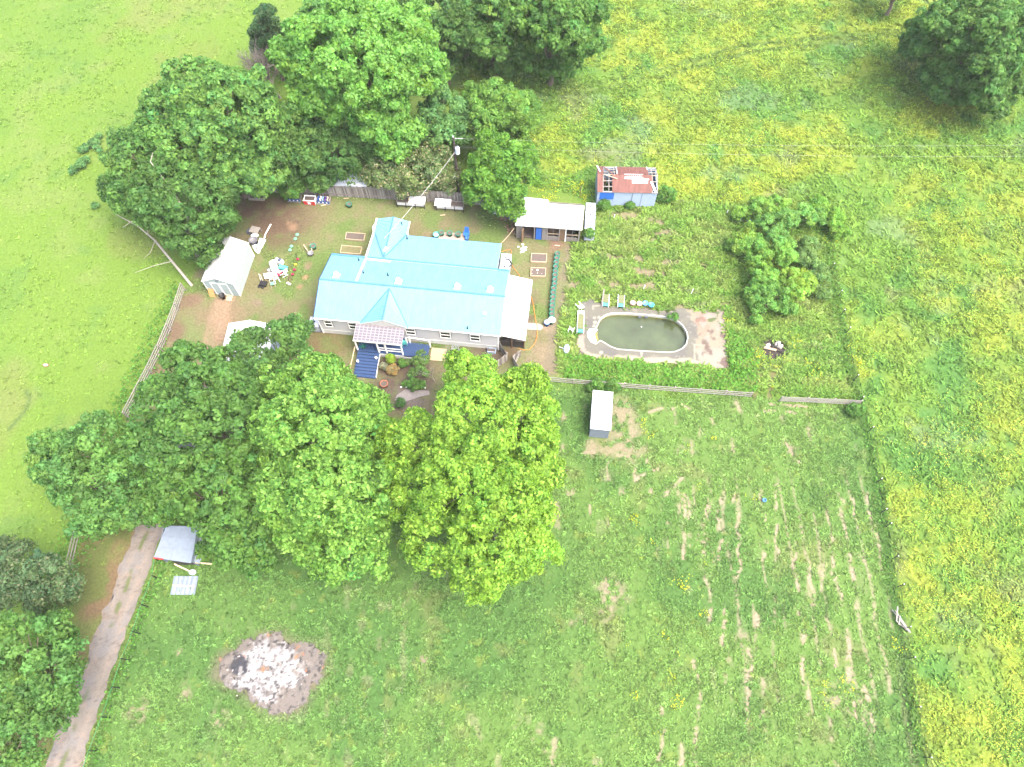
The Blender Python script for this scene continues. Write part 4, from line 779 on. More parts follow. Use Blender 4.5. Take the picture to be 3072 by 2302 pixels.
# ------------------------------------------------------------------ sheds
def gable_shed(name, label, loc, yaw, w_, l_, ez, rz, wallm, roofm, doors=True, group=None):
    t = thing(name, label, 'shed', loc, yaw, group)
    b = MB(); b.box(.1,.06,0,w_-.1,l_-.06,ez-.05,wallm)
    for y in (.06, l_-.06): b.add([(.1,y,ez-.05),(w_-.1,y,ez-.05),(w_/2,y,rz-.06)],[(0,1,2)],wallm)
    for k in range(1, int(l_/.28)): y = .06+k*.28; b.box(w_-.1,y-.012,.02,w_-.085,y+.012,ez-.08,wallm)
    b.build('wall', t)
    b = MB(); ribbed(b, (0,0,ez), (0,l_,ez), (w_/2,l_,rz), (w_/2,0,rz), 2, roofm, rib=.01, t=.06); ribbed(b, (w_,l_,ez), (w_,0,ez), (w_/2,0,rz), (w_/2,l_,rz), 2, roofm, rib=.01, t=.06); b.box(w_/2-.06,-.01,rz-.01,w_/2+.06,l_+.01,rz+.02,roofm); b.build('roof', t)
    if doors:
        b = MB()
        for k in range(1, 9): z = k*.25; hw = (w_/2-.1); b.box(.12,.045,z-.012,w_-.12,.058,z+.012,M_galv)
        b.build('siding_line', t)
        b = MB(); 
        for x in (.1, w_-.18): b.box(x,.03,0,x+.08,.055,ez-.05,M_white)
        b.box(w_-.1,.06,0,w_-.08,.14,ez-.05,M_white); b.box(w_-.1,l_-.14,0,w_-.08,l_-.06,ez-.05,M_white)
        b.beam((.06,.02,ez-.02),(w_/2,.02,rz-.03),.03,.1,M_white); b.beam((w_-.06,.02,ez-.02),(w_/2,.02,rz-.03),.03,.1,M_white); b.build('trim', t)
        for s in (0, 1):
            x0 = w_/2-.88+s*.9; b = MB(); b.box(x0,.02,.05,x0+.86,.05,2.0,wallm)
            for xx in (x0, x0+.78): b.box(xx,.0,.05,xx+.07,.022,2.0,M_white)
            for zz in (.05,1.93): b.box(x0+.07,.002,zz,x0+.78,.022,zz+.07,M_white)
            for k in range(1, 7): b.box(x0+.08,.01,.05+k*.27,x0+.77,.021,.07+k*.27,M_galv)
            b.build('door', t)
        b = MB(); b.box(w_/2-.15,-.02,ez+.28,w_/2+.15,.05,ez+.38,M_slate); b.build('gable_vent', t)
    return t
gable_shed('garden_shed', 'sage green sided garden shed with a white gable roof left of the house', (-30.75,40.95,0), R(-6.5), 3.4, 5.2, 2.1, 2.9, M_sage, M_whiteroof)
gable_shed('metal_shed', 'white-roofed shed half buried under the tree foliage left of the porch', (-27.25,30.1,0), R(-2), 4.5, 5.9, 2.3, 3.0, M_palemetal, M_whiteroof, doors=False)
p = at('b',325,1460); t = thing('plywood_sheet', 'orange plywood sheet leaning on the left front of the sage shed', 'plywood', p, R(-6)); b = MB(); b.hexa([(-.3,-.35,0),(.3,-.35,0),(.3,-.31,0),(-.3,-.31,0),(-.3,0,.9),(.3,0,.9),(.3,.04,.9),(-.3,.04,.9)],M_ply); b.build('sheet', t)
p = at('b',445,1510); t = thing('trash_can', 'black round trash can before the doors of the sage shed', 'trash can', p); b = MB(); b.lathe([(.2,0),(.27,.6),(.3,.62),(.25,.62),(.2,.1)],M_black); b.build('can', t, True); b = MB(); b.tube([(-.28,0,.5),(-.34,0,.55),(-.28,0,.6)],.015,M_greyplastic,5); b.build('handle', t)
p = at('b',520,1500); t = thing('door_ramp', 'pale timber ramp boards at the doors of the sage shed', 'ramp', p, R(-6)); b = MB()
for i in range(4): b.box(-.3,-.4+i*.2,.02,.3,-.22+i*.2,.05+.03*i,M_newwood)
b.build('boards', t)
# lean-to beside the driveway
L0 = thing('lean_to_shed', 'galvanised metal roofed lean-to beside the driveway', 'shed', (-28.9,13.5,0), 0)
b = MB(); b.slab([(-.32,.22,2.0),(2.82,-.22,2.0),(2.88,2.75,2.25),(.24,2.82,2.25)],.05,M_galv)
for k in (.33,.66): b.beam(Vector((-.32,.22,2.02)).lerp(Vector((.24,2.82,2.27)),k),Vector((2.82,-.22,2.02)).lerp(Vector((2.88,2.75,2.27)),k),.05,.02,M_galv)
b.beam((1.1,.02,2.02),(1.25,1.0,2.11),.03,.02,M_galv); b.beam((-.3,.2,2.0),(.5,.1,2.0),.1,.08,M_red); b.build('roof', L0)
b = MB(); b.box(-.1,.3,0,-.05,2.7,1.95,M_galv); b.box(-.1,2.65,0,2.7,2.7,2.1,M_galv); b.box(2.6,-.0,0,2.65,2.65,1.95,M_galv); b.hexa([(2.7,.1,1.2),(3.1,.0,.9),(3.3,2.4,.9),(2.75,2.5,1.2),(2.7,.1,1.24),(3.1,0,.94),(3.3,2.4,.94),(2.75,2.5,1.24)],M_galv); b.box(.9,.1,.0,2.6,.14,1.9,M_dark); b.build('wall', L0)
for i, (p, q, lab) in enumerate(((at('e',590,1005,1.3),at('e',850,1125,.1),'pale board propped slanting against the front of the driveway lean-to'),(at('e',840,985,.9),at('e',1060,1005,.3),'pale board sticking out from the right side of the driveway lean-to'))):
    t = thing('loose_board', lab, 'board', (p.x,p.y,0), group='loose boards at the lean-to'); b = MB(); o_ = Vector((p.x,p.y,0)); b.beam(p-o_, q-o_, .12,.04,M_newwood); b.build('board', t)
t = thing('roof_sheet', 'loose corrugated metal sheet lying in the grass below the lean-to', 'metal sheet', (-28.15,11.15,0)); b = MB()
for k in range(11): x = k*.185; b.hexa([(x,0,.03),(x+.185,-.0,.03),(x+.2,1.5,.05),(x+.015,1.5,.05),(x,0,.05+.03*(k%2)),(x+.185,0,.05+.03*((k+1)%2)),(x+.2,1.5,.08+.03*((k+1)%2)),(x+.015,1.5,.08+.03*(k%2))],M_galv)
b.beam((.05,.75,.12),(1.95,.65,.12),.12,.04,M_newwood); b.build('sheet', t)
t = thing('feed_sack', 'grey-white sack slumped between the lean-to and the loose metal sheet', 'sack', at('e',828,1110)); b = MB(); b.lathe([(.2,0),(.3,.1),(.28,.28),(.16,.38),(.04,.4)],M_tote,sx=1,sy=.8); b.build('sack', t, True)
# white feed shed in the field
t = thing('loafing_shed', 'narrow white-roofed metal shed alone in the field below the rail fence', 'shed', (6.95,25.2,0), R(-6.5)); b = MB()
b.box(.06,.06,0,1.76,3.66,1.85,M_galv); b.build('wall', t); b = MB(); ribbed(b, (0,0,1.95),(1.84,0,1.95),(1.84,3.74,2.2),(0,3.74,2.2),2,M_whiteroof,rib=.01,t=.06); b.build('roof', t)
# the coop
Cc = thing('chicken_coop', 'weathered open-fronted coop with a white and beige low roof behind the house', 'coop', (.4,48.05,0), R(-5.1))
b = MB(); b.slab([(-.06,-.3,2.42),(6.85,-.3,2.36),(6.95,3.15,2.18),(3.25,3.15,2.18),(3.1,3.6,2.2),(.45,3.75,2.2)],.08,M_whiteroof); b.build('roof', Cc)
b = MB(); b.slab([(1.65,-.32,2.45),(6.88,-.32,2.39),(6.97,3.1,2.22),(1.5,3.1,2.23)],.03,M_beigeroof)
for i in range(1, 15): y = -.3+i*.23; b.beam((1.65,y,2.455-.0145*i),(6.9,y,2.395-.0125*i),.03,.012,M_beigeroof)
b.build('roof_panel', Cc)
b = MB(); b.box(.05,.0,0,.1,3.4,2.15,M_oldwood); b.box(.1,3.35,0,6.7,3.4,2.1,M_oldwood); b.box(6.65,0,0,6.7,3.35,2.1,M_oldwood)
b.box(.1,.0,0,.6,.04,2.3,M_oldwood); b.box(1.95,0,1.95,3.35,.04,2.3,M_oldwood); b.box(2.75,0,0,3.3,.04,1.95,M_oldwood)
for i in range(9): b.box(3.35+i*.135,.0,0,3.47+i*.135,.035,.55+.05*random.random(),M_oldwood)
for i in range(14): b.box(5.3+i*.1,.0,0,5.39+i*.1,.035,.5+.12*random.random(),M_oldwood)
b.build('wall', Cc)
b = MB(); b.box(.15,.3,.01,6.6,3.3,.04,M_soil); b.box(.12,.1,.1,6.6,3.3,.02,M_soil); b.build('floor', Cc)
b = MB(); b.box(2.1,-.03,.05,2.7,.02,1.85,M_blue); b.build('door', Cc)['label'] = 'bright blue door'
b = MB(); b.hexa([(.65,-.6,.0),(.7,-.6,0),(.85,.0,0),(.8,.0,0),(.65,-.6,1.9),(.7,-.6,1.9),(.85,0,1.9),(.8,0,1.9)],M_brownwood); b.build('door', Cc)['label'] = 'open brown door'
b = MB(); b.box(4.6,.02,.1,5.15,.06,1.95,M_brownwood); b.build('door', Cc)['label'] = 'brown inner door'
for x in (.62,1.95,3.3,4.55,5.22,6.6): b = MB(); b.box(x-.05,-.05,0,x+.05,.06,2.3,M_white if x == 5.22 else M_oldrail); b.build('post', Cc)
for x0, x1 in ((3.35,4.5),(5.3,6.55)):
    b = MB(); b.box(x0,.005,1.95,x1,.035,2.3,M_oldrail); b.box(x0,.0,1.05,x1,.04,1.13,M_newwood); b.box(x0,.0,.6,x1,.04,.66,M_oldrail); b.box((x0+x1)/2-.02,.0,.66,(x0+x1)/2+.02,.04,2.2,M_oldrail)
    b.build('window_frame', Cc)
b = MB(); b.box(3.4,1.0,.04,4.4,1.9,.9,M_brownwood); b.build('nest_box', Cc); b = MB(); b.box(5.4,1.2,.04,6.4,2.0,.7,M_dark); b.build('nest_box', Cc)
# rusty barn
Bn = thing('metal_barn', 'derelict barn with a rust red sheet roof, open rafters and pale blue metal front', 'barn', (9.12,52.45,0), R(-1.6))
Wb, Lb = 6.3, 3.35
b = MB(); b.box(0,0,0,Wb,.05,2.25,M_palemetal); b.box(0,Lb-.05,0,Wb,Lb,2.3,M_palemetal); b.box(0,.05,0,.05,Lb-.05,2.25,M_palemetal); b.box(Wb-.05,.05,0,Wb,Lb-.05,2.25,M_palemetal)
for k in range(1, 21): b.box(k*.3-.01,-.012,0,k*.3+.01,.0,2.24,M_palemetal)
b.build('wall', Bn)
b = MB(); b.box(.25,-.035,1.1,1.75,-.013,2.15,M_blue); b.build('wall_panel', Bn)['label'] = 'bright blue panel'
b = MB(); b.box(3.75,-.04,.02,4.7,-.014,2.2,M_palemetal); b.box(4.74,-.04,.02,5.7,-.014,2.2,M_palemetal); b.box(4.7,-.05,.0,4.74,-.014,2.2,M_slate); b.box(3.72,-.045,.02,3.75,-.014,2.2,M_slate); b.build('door', Bn)
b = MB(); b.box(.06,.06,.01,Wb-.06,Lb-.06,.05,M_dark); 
for k in range(14): x = random.uniform(.4,5.8); y = random.uniform(.4,2.8); b.box(x,y,.05,x+random.uniform(.2,.6),y+random.uniform(.2,.6),random.uniform(.2,.8),random.choice([M_dark,M_brownwood,M_greyplastic,M_white]))
b.build('floor', Bn)
rz = 2.95; yr = 1.75
def bz(y): return 2.3+(rz-2.3)*(y+.1)/(yr+.1) if y < yr else rz-(rz-2.35)*(y-yr)/(Lb+.1-yr)
b = MB()
for y in (-.08,.5,1.1,yr,2.3,2.85,Lb+.06): b.beam((-.05,y,bz(y)-.05),(Wb+.05,y,bz(y)-.05),.07,.07,M_oldrail if y != yr else M_newwood)
for x in (0.0,.55,1.15,1.75,2.3,3.4,4.5,5.25,5.75,6.3): b.beam((x,-.1,bz(-.1)-.1),(x,yr,rz-.1),.06,.08,M_oldrail); b.beam((x,Lb+.1,bz(Lb+.1)-.1),(x,yr,rz-.1),.06,.08,M_oldrail)
b.build('rafters', Bn)
def sheet(x0, x1, y0, y1, m, dz=0, sk=0):
    b = MB(); b.slab([(x0,y0,bz(y0)+dz),(x1,y0,bz(y0)+dz),(x1+sk,y1,bz(y1)+dz),(x0+sk,y1,bz(y1)+dz)],.02,m)
    for k in range(1, max(2, int((x1-x0)/.2))): xx = x0+k*(x1-x0)/max(2, int((x1-x0)/.2)); b.beam((xx,y0,bz(y0)+dz+.01),(xx+sk,y1,bz(y1)+dz+.01),.03,.02,m)
    return b.build('roof_sheet', Bn)
sheet(-.08,.5,-.12,1.75,M_rust); sheet(-.08,.55,1.76,3.4,M_rust,.005,.1)
for i, x in enumerate((1.5,2.55,3.6,4.65)): sheet(x,x+1.07,-.12-.02*(i%2),1.75,M_rust,.004*(i%2))
for i, x in enumerate((1.95,2.7,3.75,4.3)): sheet(x,x+(1.05 if i != 2 else .55),1.76,3.42,M_rust,.004*(i%2))
o_ = sheet(2.75,4.75,1.3,1.85,M_white,.03); o_['label'] = 'white patch sheet'; o_ = sheet(3.6,5.25,.85,1.32,M_white,.035); o_['label'] = 'white patch sheet'
for args in (((.55,3.3,2.55),(1.5,1.75,3.05),.12,.03,M_rust), ((.6,1.7,3.0),(2.0,1.2,2.9),.1,.04,M_newwood), ((5.6,1.0,2.8),(6.1,-.1,2.35),.22,.02,M_white), ((-.05,3.4,2.5),(.25,2.2,2.85),.12,.02,M_white), ((2.02,3.4,2.42),(2.02,1.8,3.0),.07,.03,M_white), ((5.32,3.4,2.42),(5.32,1.2,2.85),.08,.03,M_white)): b = MB(); b.beam(*args); b.build('loose_sheet', Bn)

# ------------------------------------------------------------------ fences
def seg_fence(name, label, pts, hgt, nrails, m, step, group, rail=(.035,.12), post=.1, cat='fence', planks=False, lean=0, zs=None):
    o = Vector((pts[0][0], pts[0][1], 0)); t = thing(name, label, cat, o, group=group); P_ = [Vector((p[0],p[1],0))-o for p in pts]
    tot = [0]
    for a, c in zip(P_[:-1], P_[1:]): tot.append(tot[-1]+(c-a).length)
    def on(s):
        for i in range(len(P_)-1):
            if s <= tot[i+1]+1e-6: return P_[i].lerp(P_[i+1], (s-tot[i])/(tot[i+1]-tot[i]))
        return P_[-1]
    n = max(1, round(tot[-1]/step)); up = Vector((0,0,1))
    for i in range(n+1):
        p = on(tot[-1]*i/n); b = MB(); l = Vector((random.uniform(-lean,lean),random.uniform(-lean,lean),0)); b.beam(p-up*.05, p+up*hgt+l, post, post, m); b.build('post', t)
    if planks:
        b = MB(); N = int(tot[-1]/.15); pm = [m, mat('plank_light',(.235,.22,.20),.9,ns=7,amt=.3,stretch=(3,3,.4)), mat('plank_dark',(.115,.10,.09),.9,ns=7,amt=.3,stretch=(3,3,.4))]
        for i in range(N):
            p = on(tot[-1]*i/N); q = on(tot[-1]*(i+.9)/N); d = (q-p).normalized(); nn = Vector((-d.y, d.x, 0))*-.06; h = hgt+random.uniform(-.06,.05); l = nn*random.uniform(-.2,.4)
            b.hexa([p+nn,q+nn,q+nn*.7,p+nn*.7,p+nn+l+up*h,q+nn+l+up*h,q+nn*.7+l+up*h,p+nn*.7+l+up*h],random.choice(pm))
        b.build('planks', t); nr = [.4, hgt-.3]
    else: nr = [hgt*(k+.75)/nrails for k in range(nrails)]
    for z in nr:
        b = MB()
        for i in range(n):
            p = on(tot[-1]*i/n); q = on(tot[-1]*(i+1)/n); e = random.uniform(-lean,lean); d = (q-p).normalized(); nn = Vector((-d.y,d.x,0))*(-post/2-.02)
            b.beam(p+up*(z+e*.5)+nn-d*.03, q+up*(z-e*.5)+nn+d*.03, rail[0], rail[1], m)
        b.build('rail', t)
    return t
FG = 'timber fences round the homestead'
seg_fence('plank_fence', 'long grey vertical plank fence along the back of the yard', [(-27.8,54.55),(-21,53.95),(-14,53.45),(-8,52.95),(-2.2,52.5)], 1.8, 2, M_oldwood, 2.4, FG, planks=True)
seg_fence('rail_fence', 'grey timber rail fence between yard and front field', PX('d', [(250,988),(620,1022),(1350,1080),(2128,1135)]), 1.0, 3, M_oldrail, 2.4, FG, lean=.05, rail=(.04,.11))
seg_fence('rail_fence', 'short grey timber rail fence right of the track gap', PX('l', [(712,1592),(960,1602),(1295,1618)]), 1.0, 4, M_oldrail, 2.2, FG, lean=.05)
seg_fence('rail_fence', 'weathered rail fence descending between left pasture and yard', PX('m', [(1075,60),(1010,255),(930,440),(850,600),(765,760)])+[at('m',745,800)], 1.25, 4, M_oldrail, 2.3, FG, lean=.08, rail=(.05,.1))
seg_fence('rail_fence', 'short piece of rail fence showing below the light green tree at the verge', PX('m', [(470,1480),(455,1560),(430,1650)]), 1.2, 3, M_oldrail, 2.0, FG, lean=.05)
w1 = [loc_house(17.45,.2), loc_house(18.4,-1.1)]
seg_fence('plank_fence', 'short plank screen fence slanting out from the right house corner', [w1[0][:2], w1[1][:2], loc_house(17.45,-2.0)[:2]], 1.35, 2, M_oldrail, 1.3, FG, planks=True)
seg_fence('plank_fence', 'short plank fence with a top rail closing the yard by the front rail fence', PX('d', [(222,805),(165,850),(245,985)]), 1.2, 2, M_oldrail, 1.5, FG, planks=True)
# wire fences
def wire_fence(label, pts, hgt, postm, wirem, wires, group, r=.03, tips=None, wr=.03):
    o = Vector((pts[0][0], pts[0][1], 0)); t = thing('wire_fence', label, 'fence', o, group=group); up = Vector((0,0,1)); P_ = [Vector((p[0],p[1],0))-o for p in pts]
    for p in P_:
        b = MB(); b.beam(p-up*.05, p+up*hgt, r*2, r*2, postm)
        if tips: b.lathe([(.035,hgt),(.035,hgt+.1)],tips,tuple(p),6)
        b.build('post', t)
    for z in wires:
        b = MB()
        for p, q in zip(P_[:-1], P_[1:]): b.beam(p+up*z, q+up*z, wr, wr, wirem)
        b.build('wire', t)
wire_fence('green wire fence with black posts along the driveway', [at('e',425,975)]+PX('h', [(985,490),(920,665),(868,830),(800,995),(745,1168),(682,1350),(605,1556),(560,1700)]), 1.3, M_black, M_greenwire, (1.28,), 'wire fences', r=.035)
wire_fence('rusty wire fence along the right edge of the homestead and front field', [at('l',1090,620),at('l',1145,820),at('l',1165,960),at('l',1205,1090),at('l',1262,1440),at('l',1300,1600),at('o',1445,210),at('o',1480,430),at('o',1500,560),at('o',1520,620),at('o',1548,760),at('o',1572,880),at('o',1600,1060),at('o',1618,1190),at('o',1640,1400),at('o',1685,1615)], 1.1, M_dark, M_dark, (.5,1.05), 'wire fences', r=.028, tips=M_white, wr=.012)
t = thing('farm_gate', 'broken grey timber gate lying askew on the right fence line', 'gate', at('o',1580,1030), R(15)); b = MB()
for p, q in (((-.15,1.0,.1),(.05,-.9,.6)),((.15,1.1,.6),(-.35,.1,.3)),((-.35,.1,.3),(.35,-1.0,.2)),((-.05,.9,.3),(.3,-.9,.25)),((.05,.4,.5),(-.3,-.2,.3))): b.beam(p,q,.1,.05,M_oldrail)
b.build('rails', t)
SG = 'thin stakes in the garden'
for z, x, y, h, m, lab in (('d',1243,245,.7,M_white,'white stake in the weeds behind the pink tubs'),('d',1640,280,.8,M_white,'white stake in the weeds right of the pool tubs'),('c',1040,615,1.8,M_brownwood,'thin dark post in the yellow flowers behind the coop'),('c',1452,870,.6,M_white,'white stake at the first garden row below the barn'),('k',660,1115,.5,M_white,'small white stake left of the grey hive boxes')):
    t = thing('stake', lab, 'stake', at(z,x,y), group=SG); b = MB(); b.beam((0,0,0),(.05,.03,h),.06,.06,m); b.build('pole', t)

# ------------------------------------------------------------------ utility pole and lines
Up = thing('utility_pole', 'dark utility pole with a pale transformer rising behind the plank fence', 'utility pole', (-5.9,54.3,0))
b = MB(); b.tube([(0,0,-.1),(.02,0,4),(.04,0,8)],[.17,.15,.11],M_pole,10); b.build('pole', Up)
b = MB(); b.lathe([(.18,0),(.24,.04),(.24,.75),(.18,.85),(.06,.88)],M_tote,(.33,-.1,5.9),14); b.lathe([(.06,.86),(.07,.95),(.04,1.1)],M_slate,(.33,-.1,5.9),8); b.build('transformer', Up)
b = MB(); b.tube([(0,-.1,3.3),(-.1,-.5,3.5),(-.2,-.8,3.4)],.03,M_wire,6); b.lathe([(.05,.2),(.18,.12),(.2,0),(.1,-.12),(.02,-.15)],M_white,(-.2,-.85,3.2),12); b.build('street_lamp', Up)
b = MB(); b.beam((.1,0,7.8),(1.0,0,7.8),.06,.06,M_wire); b.lathe([(.06,7.95),(.08,8.05),(.03,8.2)],M_tote,(0,0,0),8); b.build('insulator', Up)
for h, x0, lab in ((7.8,1.0,'upper overhead wire running right from the utility pole'),(6.7,.6,'lower overhead wire running right from the utility pole')):
    t = thing('power_line', lab, 'wire', (-5.9,54.3,0), group='overhead wires'); b = MB(); e = at('q',2212,306 if h > 7 else 330,h)-Vector((-5.9,54.3,0)); s = Vector((x0,0,h)); e = s+(e-s)*1.3; pts = [s.lerp(e,k/24)-Vector((0,0,2.0*4*(k/24)*(1-k/24)*.35)) for k in range(25)]
    b.tube(pts, .005, M_wire, 4); b.build('cable', t)
t = thing('power_line', 'sagging service wire from the utility pole down to the house roof', 'wire', (-5.9,54.3,0), group='overhead wires'); b = MB(); e = loc_house(4.7,9.6,3.3)-Vector((-5.9,54.3,0)); s = Vector((.1,-.15,6.2)); b.tube([s.lerp(e,k/16)-Vector((0,0,1.2*(k/16)*(1-k/16))) for k in range(17)], .022, M_wire, 4); b.build('cable', t)
t = thing('power_line', 'pale wire from the house roof corner to the coop', 'wire', loc_house(16.3,10.8,0), group='overhead wires'); b = MB(); s = Vector((0,0,2.6)); e = at('c',250,985,2.2)-t.location; b.tube([s.lerp(e,k/8)-Vector((0,0,.5*(k/8)*(1-k/8))) for k in range(9)], .025, M_newwood, 4); b.build('cable', t)

# ------------------------------------------------------------------ raised beds and planters
def bed(label, corners, hgt, m, group='timber raised garden beds', soil=M_soil, t_=.06, fillz=.75):
    c0 = sum(corners, Vector())/4; c0.z = 0; t = thing('raised_bed', label, 'raised bed', c0, group=group); c = [p-c0 for p in corners]
    for i in range(4):
        a, q = Vector((*c[i][:2],0)), Vector((*c[(i+1)%4][:2],0)); d = (q-a).normalized()*t_/2; b = MB(); off = d if i % 2 == 0 else -d
        b.beam(a-off+Vector((0,0,hgt/2)), q+off+Vector((0,0,hgt/2)), t_, hgt, m); b.build('side_board', t)
    b = MB(); b.slab([Vector((*p[:2],hgt*fillz))*1 for p in c], hgt*fillz-.01, soil); b.build('soil', t); return t
bed('raised bed of pale timber left of the house, the upper of two', PX('a', [(413,297),(580,310),(565,368),(405,355)]), .22, M_newwood)
bed('raised bed with weedy soil left of the house, the lower of two', PX('a', [(373,412),(550,428),(535,490),(360,475)]), .22, M_newwood, soil=mat('weedy_soil',(.10,.095,.045),.95,ns=10,amt=.4))
bed('raised bed with bare soil right of the house, the upper of two', PX('c', [(460,1305),(643,1312),(637,1408),(453,1400)]), .25, M_newwood)
b2 = bed('raised bed with white stones on its soil right of the house, the lower of two', PX('c', [(455,1478),(632,1482),(627,1580),(450,1572)]), .25, M_newwood)
bed('grey timber bed half under the dark tree at the left end of the plank fence', PX('b', [(775,255),(968,262),(935,335),(755,325)]), .35, M_oldrail)
for i, (x, y, r) in enumerate(((690,380,.13),(595,368,.07),(688,430,.07),(590,440,.06),(768,437,.05))):
    t = thing('stone', ('large white stone','white stone near the upper left corner','white stone near the middle','white stone near the left side','small white stone right of the middle')[i]+' on the soil of the lower right raised bed', 'stone', at('y',x,y,.19), group='white stones on a raised bed'); b = MB(); b.lathe([(r*.7,0),(r,r*.3),(r*.7,r*.8),(.01,r)],M_stone if i else M_white,seg=9,sy=.8); b.build('stone', t, True)
def trough(label, c, L, lid):       # waist-high planter trough on legs
    t = thing('planter_trough', label, 'planter', c, R(-4.5), 'long planter troughs at the plank fence')
    b = MB(); 
    for (x0,y0,x1,y1) in ((0,0,L,.05),(0,.75,L,.8),(0,.05,.05,.75),(L-.05,.05,L,.75)): b.box(x0,y0,.3,x1,y1,.8,M_oldrail)
    b.box(.05,.05,.3,L-.05,.75,.68,M_soil); b.box(.02,-.02,.36,L-.02,.0,.72,M_skirt); b.build('box', t)
    for x in (.04,L/3,2*L/3,L-.04): b = MB(); b.box(x-.04,-.06,0,x+.04,-.02,.8,M_dark); b.box(x-.04,.82,0,x+.04,.86,.8,M_dark); b.build('leg', t)
    b = MB(); x0, x1 = lid; b.hexa([(x0,-.1,.82),(x1,-.1,.82),(x1,.9,.86),(x0,.9,.86),(x0,-.1,.84),(x1,-.1,.84),(x1,.9,.88),(x0,.9,.88)],M_white); b.build('lid', t)
trough('planter trough whose right half is under a white board', at('g',1088,268), 3.05, (1.35,3.1))
trough('planter trough whose left half is under a white board', at('g',1348,290), 3.0, (-.15,1.6))
# star planters
def star(b, cx, cz, r, y, m):
    pts = [(cx+(r if k % 2 == 0 else r*.42)*math.sin(k*math.pi/5), y, cz+(r if k % 2 == 0 else r*.42)*math.cos(k*math.pi/5)) for k in range(10)]
    b.add(pts+[(cx,y,cz)]+[(p[0],y+.01,p[2]) for p in pts], [(10,k,(k+1)%10) for k in range(10)]+[(k,11+k,11+(k+1)%10,(k+1)%10) for k in range(10)], m)
p0 = at('w',870,610); SP = R(-5)
t = thing('star_planter', 'red planter box with a large white star', 'planter', p0, SP, 'star painted planters'); b = MB(); L = 1.25
for (x0,y0,x1,y1) in ((0,0,L,.06),(0,.75,L,.8),(0,.06,.06,.75),(L-.06,.06,L,.75)): b.box(x0,y0,0,x1,y1,.6,M_red if y1 < .1 else M_white)
b.box(-.02,-.01,.6,L+.02,.10,.63,M_white); b.box(-.02,.7,.6,L+.02,.82,.64,M_white); b.build('box', t); b = MB(); b.box(.06,.06,.02,L-.06,.75,.5,M_soil); b.build('soil', t); b = MB(); star(b, L/2, .31, .27, -.035, M_white); b.build('star', t)
for lab, x0, y0, L, jars in (('blue planter with white stars left of the red one, partly under foliage',190,480,1.42,0),('blue planter with white stars right of the red one, filled with blue and white bottles',1400,570,1.42,1)):
    t = thing('star_planter', lab, 'planter', at('w',x0,y0), SP, 'star painted planters'); b = MB(); mb = mat('navy_paint',(.02,.06,.16),.6)
    for (a0,c0,a1,c1) in ((0,0,L,.05),(0,.75,L,.8),(0,.05,.05,.75),(L-.05,.05,L,.75)): b.box(a0,c0,0,a1,c1,.4,mb if c1 < .1 else M_oldrail)
    b.box(-.02,-.06,.0,L+.02,-.01,.06,M_oldrail); b.build('box', t); b = MB(); b.box(.05,.05,.02,L-.05,.75,.3,M_soil); b.build('soil', t)
    for k in range(3): b = MB(); star(b, .28+k*.42, .22, .11, -.012, M_white); b.build('star', t)
    if jars:
        for k in range(10):
            x, y = .15+(k%5)*.26+random.uniform(-.03,.03), .22+(k//5)*.32
            j = thing('bottle', '%s bottle standing in the star planter, %s row' % (('blue','white','pale blue','violet','cream')[k%5], ('front','back')[k//5]), 'bottle', t.matrix_basis @ Vector((x,y,.3)), group='bottles in the star planter')
            b = MB(); b.lathe([(.07,0),(.09,.05),(.09,.22),(.03,.3),(.03,.34)],(mat('blue_glass',(.03,.09,.35),.2),M_white,mat('pale_blue_glass',(.2,.35,.5),.2),mat('violet_glass',(.1,.05,.25),.2),M_stone)[k%5],seg=10); b.build('body', j, True)

# ------------------------------------------------------------------ tubs, barrels and pots
def tub(name, label, cat, loc, r, h, m, group=None, soil=M_soil, rim=None, sc=1):
    t = thing(name, label, cat, loc, group=group); b = MB(); b.lathe([(r*.8,0),(r*.97,h*.9),(r*1.06,h*.92),(r*1.06,h),(r*.80,h),(r*.78,h*.6)],m,seg=18); b.build('tub', t, True)
    if rim: b = MB(); b.lathe([(r*1.07,h*.97),(r*1.1,h*1.02),(r*.95,h*1.03),(r*.93,h*.99)],rim,seg=18); b.build('rim', t, True)
    if soil: b = MB(); b.lathe([(r*.77,h*.62),(r*.77,h*.85),(r*.02,h*.83)],soil,seg=14); b.build('soil', t)
    return t
ORD = ['first','second','third','fourth','fifth','sixth','seventh','eighth','ninth','tenth','eleventh','twelfth','thirteenth','fourteenth','fifteenth','sixteenth']
pots = [(1060,65),(1048,142),(1038,218),(1028,300),(1024,380),(1016,457),(1010,537),(1005,615),(990,698),(982,780),(978,862),(968,940),(965,1018),(955,1092),(955,1170),(955,1245)]
T0 = None
for i, (x, y) in enumerate(pots):
    p = at('y',x,y,.5); p.z = 0; lab = 'green tub of soil, %s of the long row counted from the coop end' % ORD[i]
    if T0 is None: T0 = tub('planting_tub', lab, 'tub', p, .27, .5, M_green, 'row of green planting tubs right of the house')
    else: again(T0, p, random.uniform(0,6), lab, random.uniform(.95,1.05))
p = at('y',945,1370); t = tub('planting_tub', 'green tub under a crumpled white sheet at the near end of the row', 'tub', p+Vector((0,.15,0)), .3, .5, M_green, 'row of green planting tubs right of the house')
s_ = thing('plastic_sheet', 'crumpled white plastic sheet lying on the last green tub', 'sheet', p+Vector((.02,.2,.52))); b = MB(); b.lathe([(.38,-.06),(.33,.02),(.2,.05),(.02,.06)],M_white,seg=9,sx=1.1); b.build('sheet', s_, True)
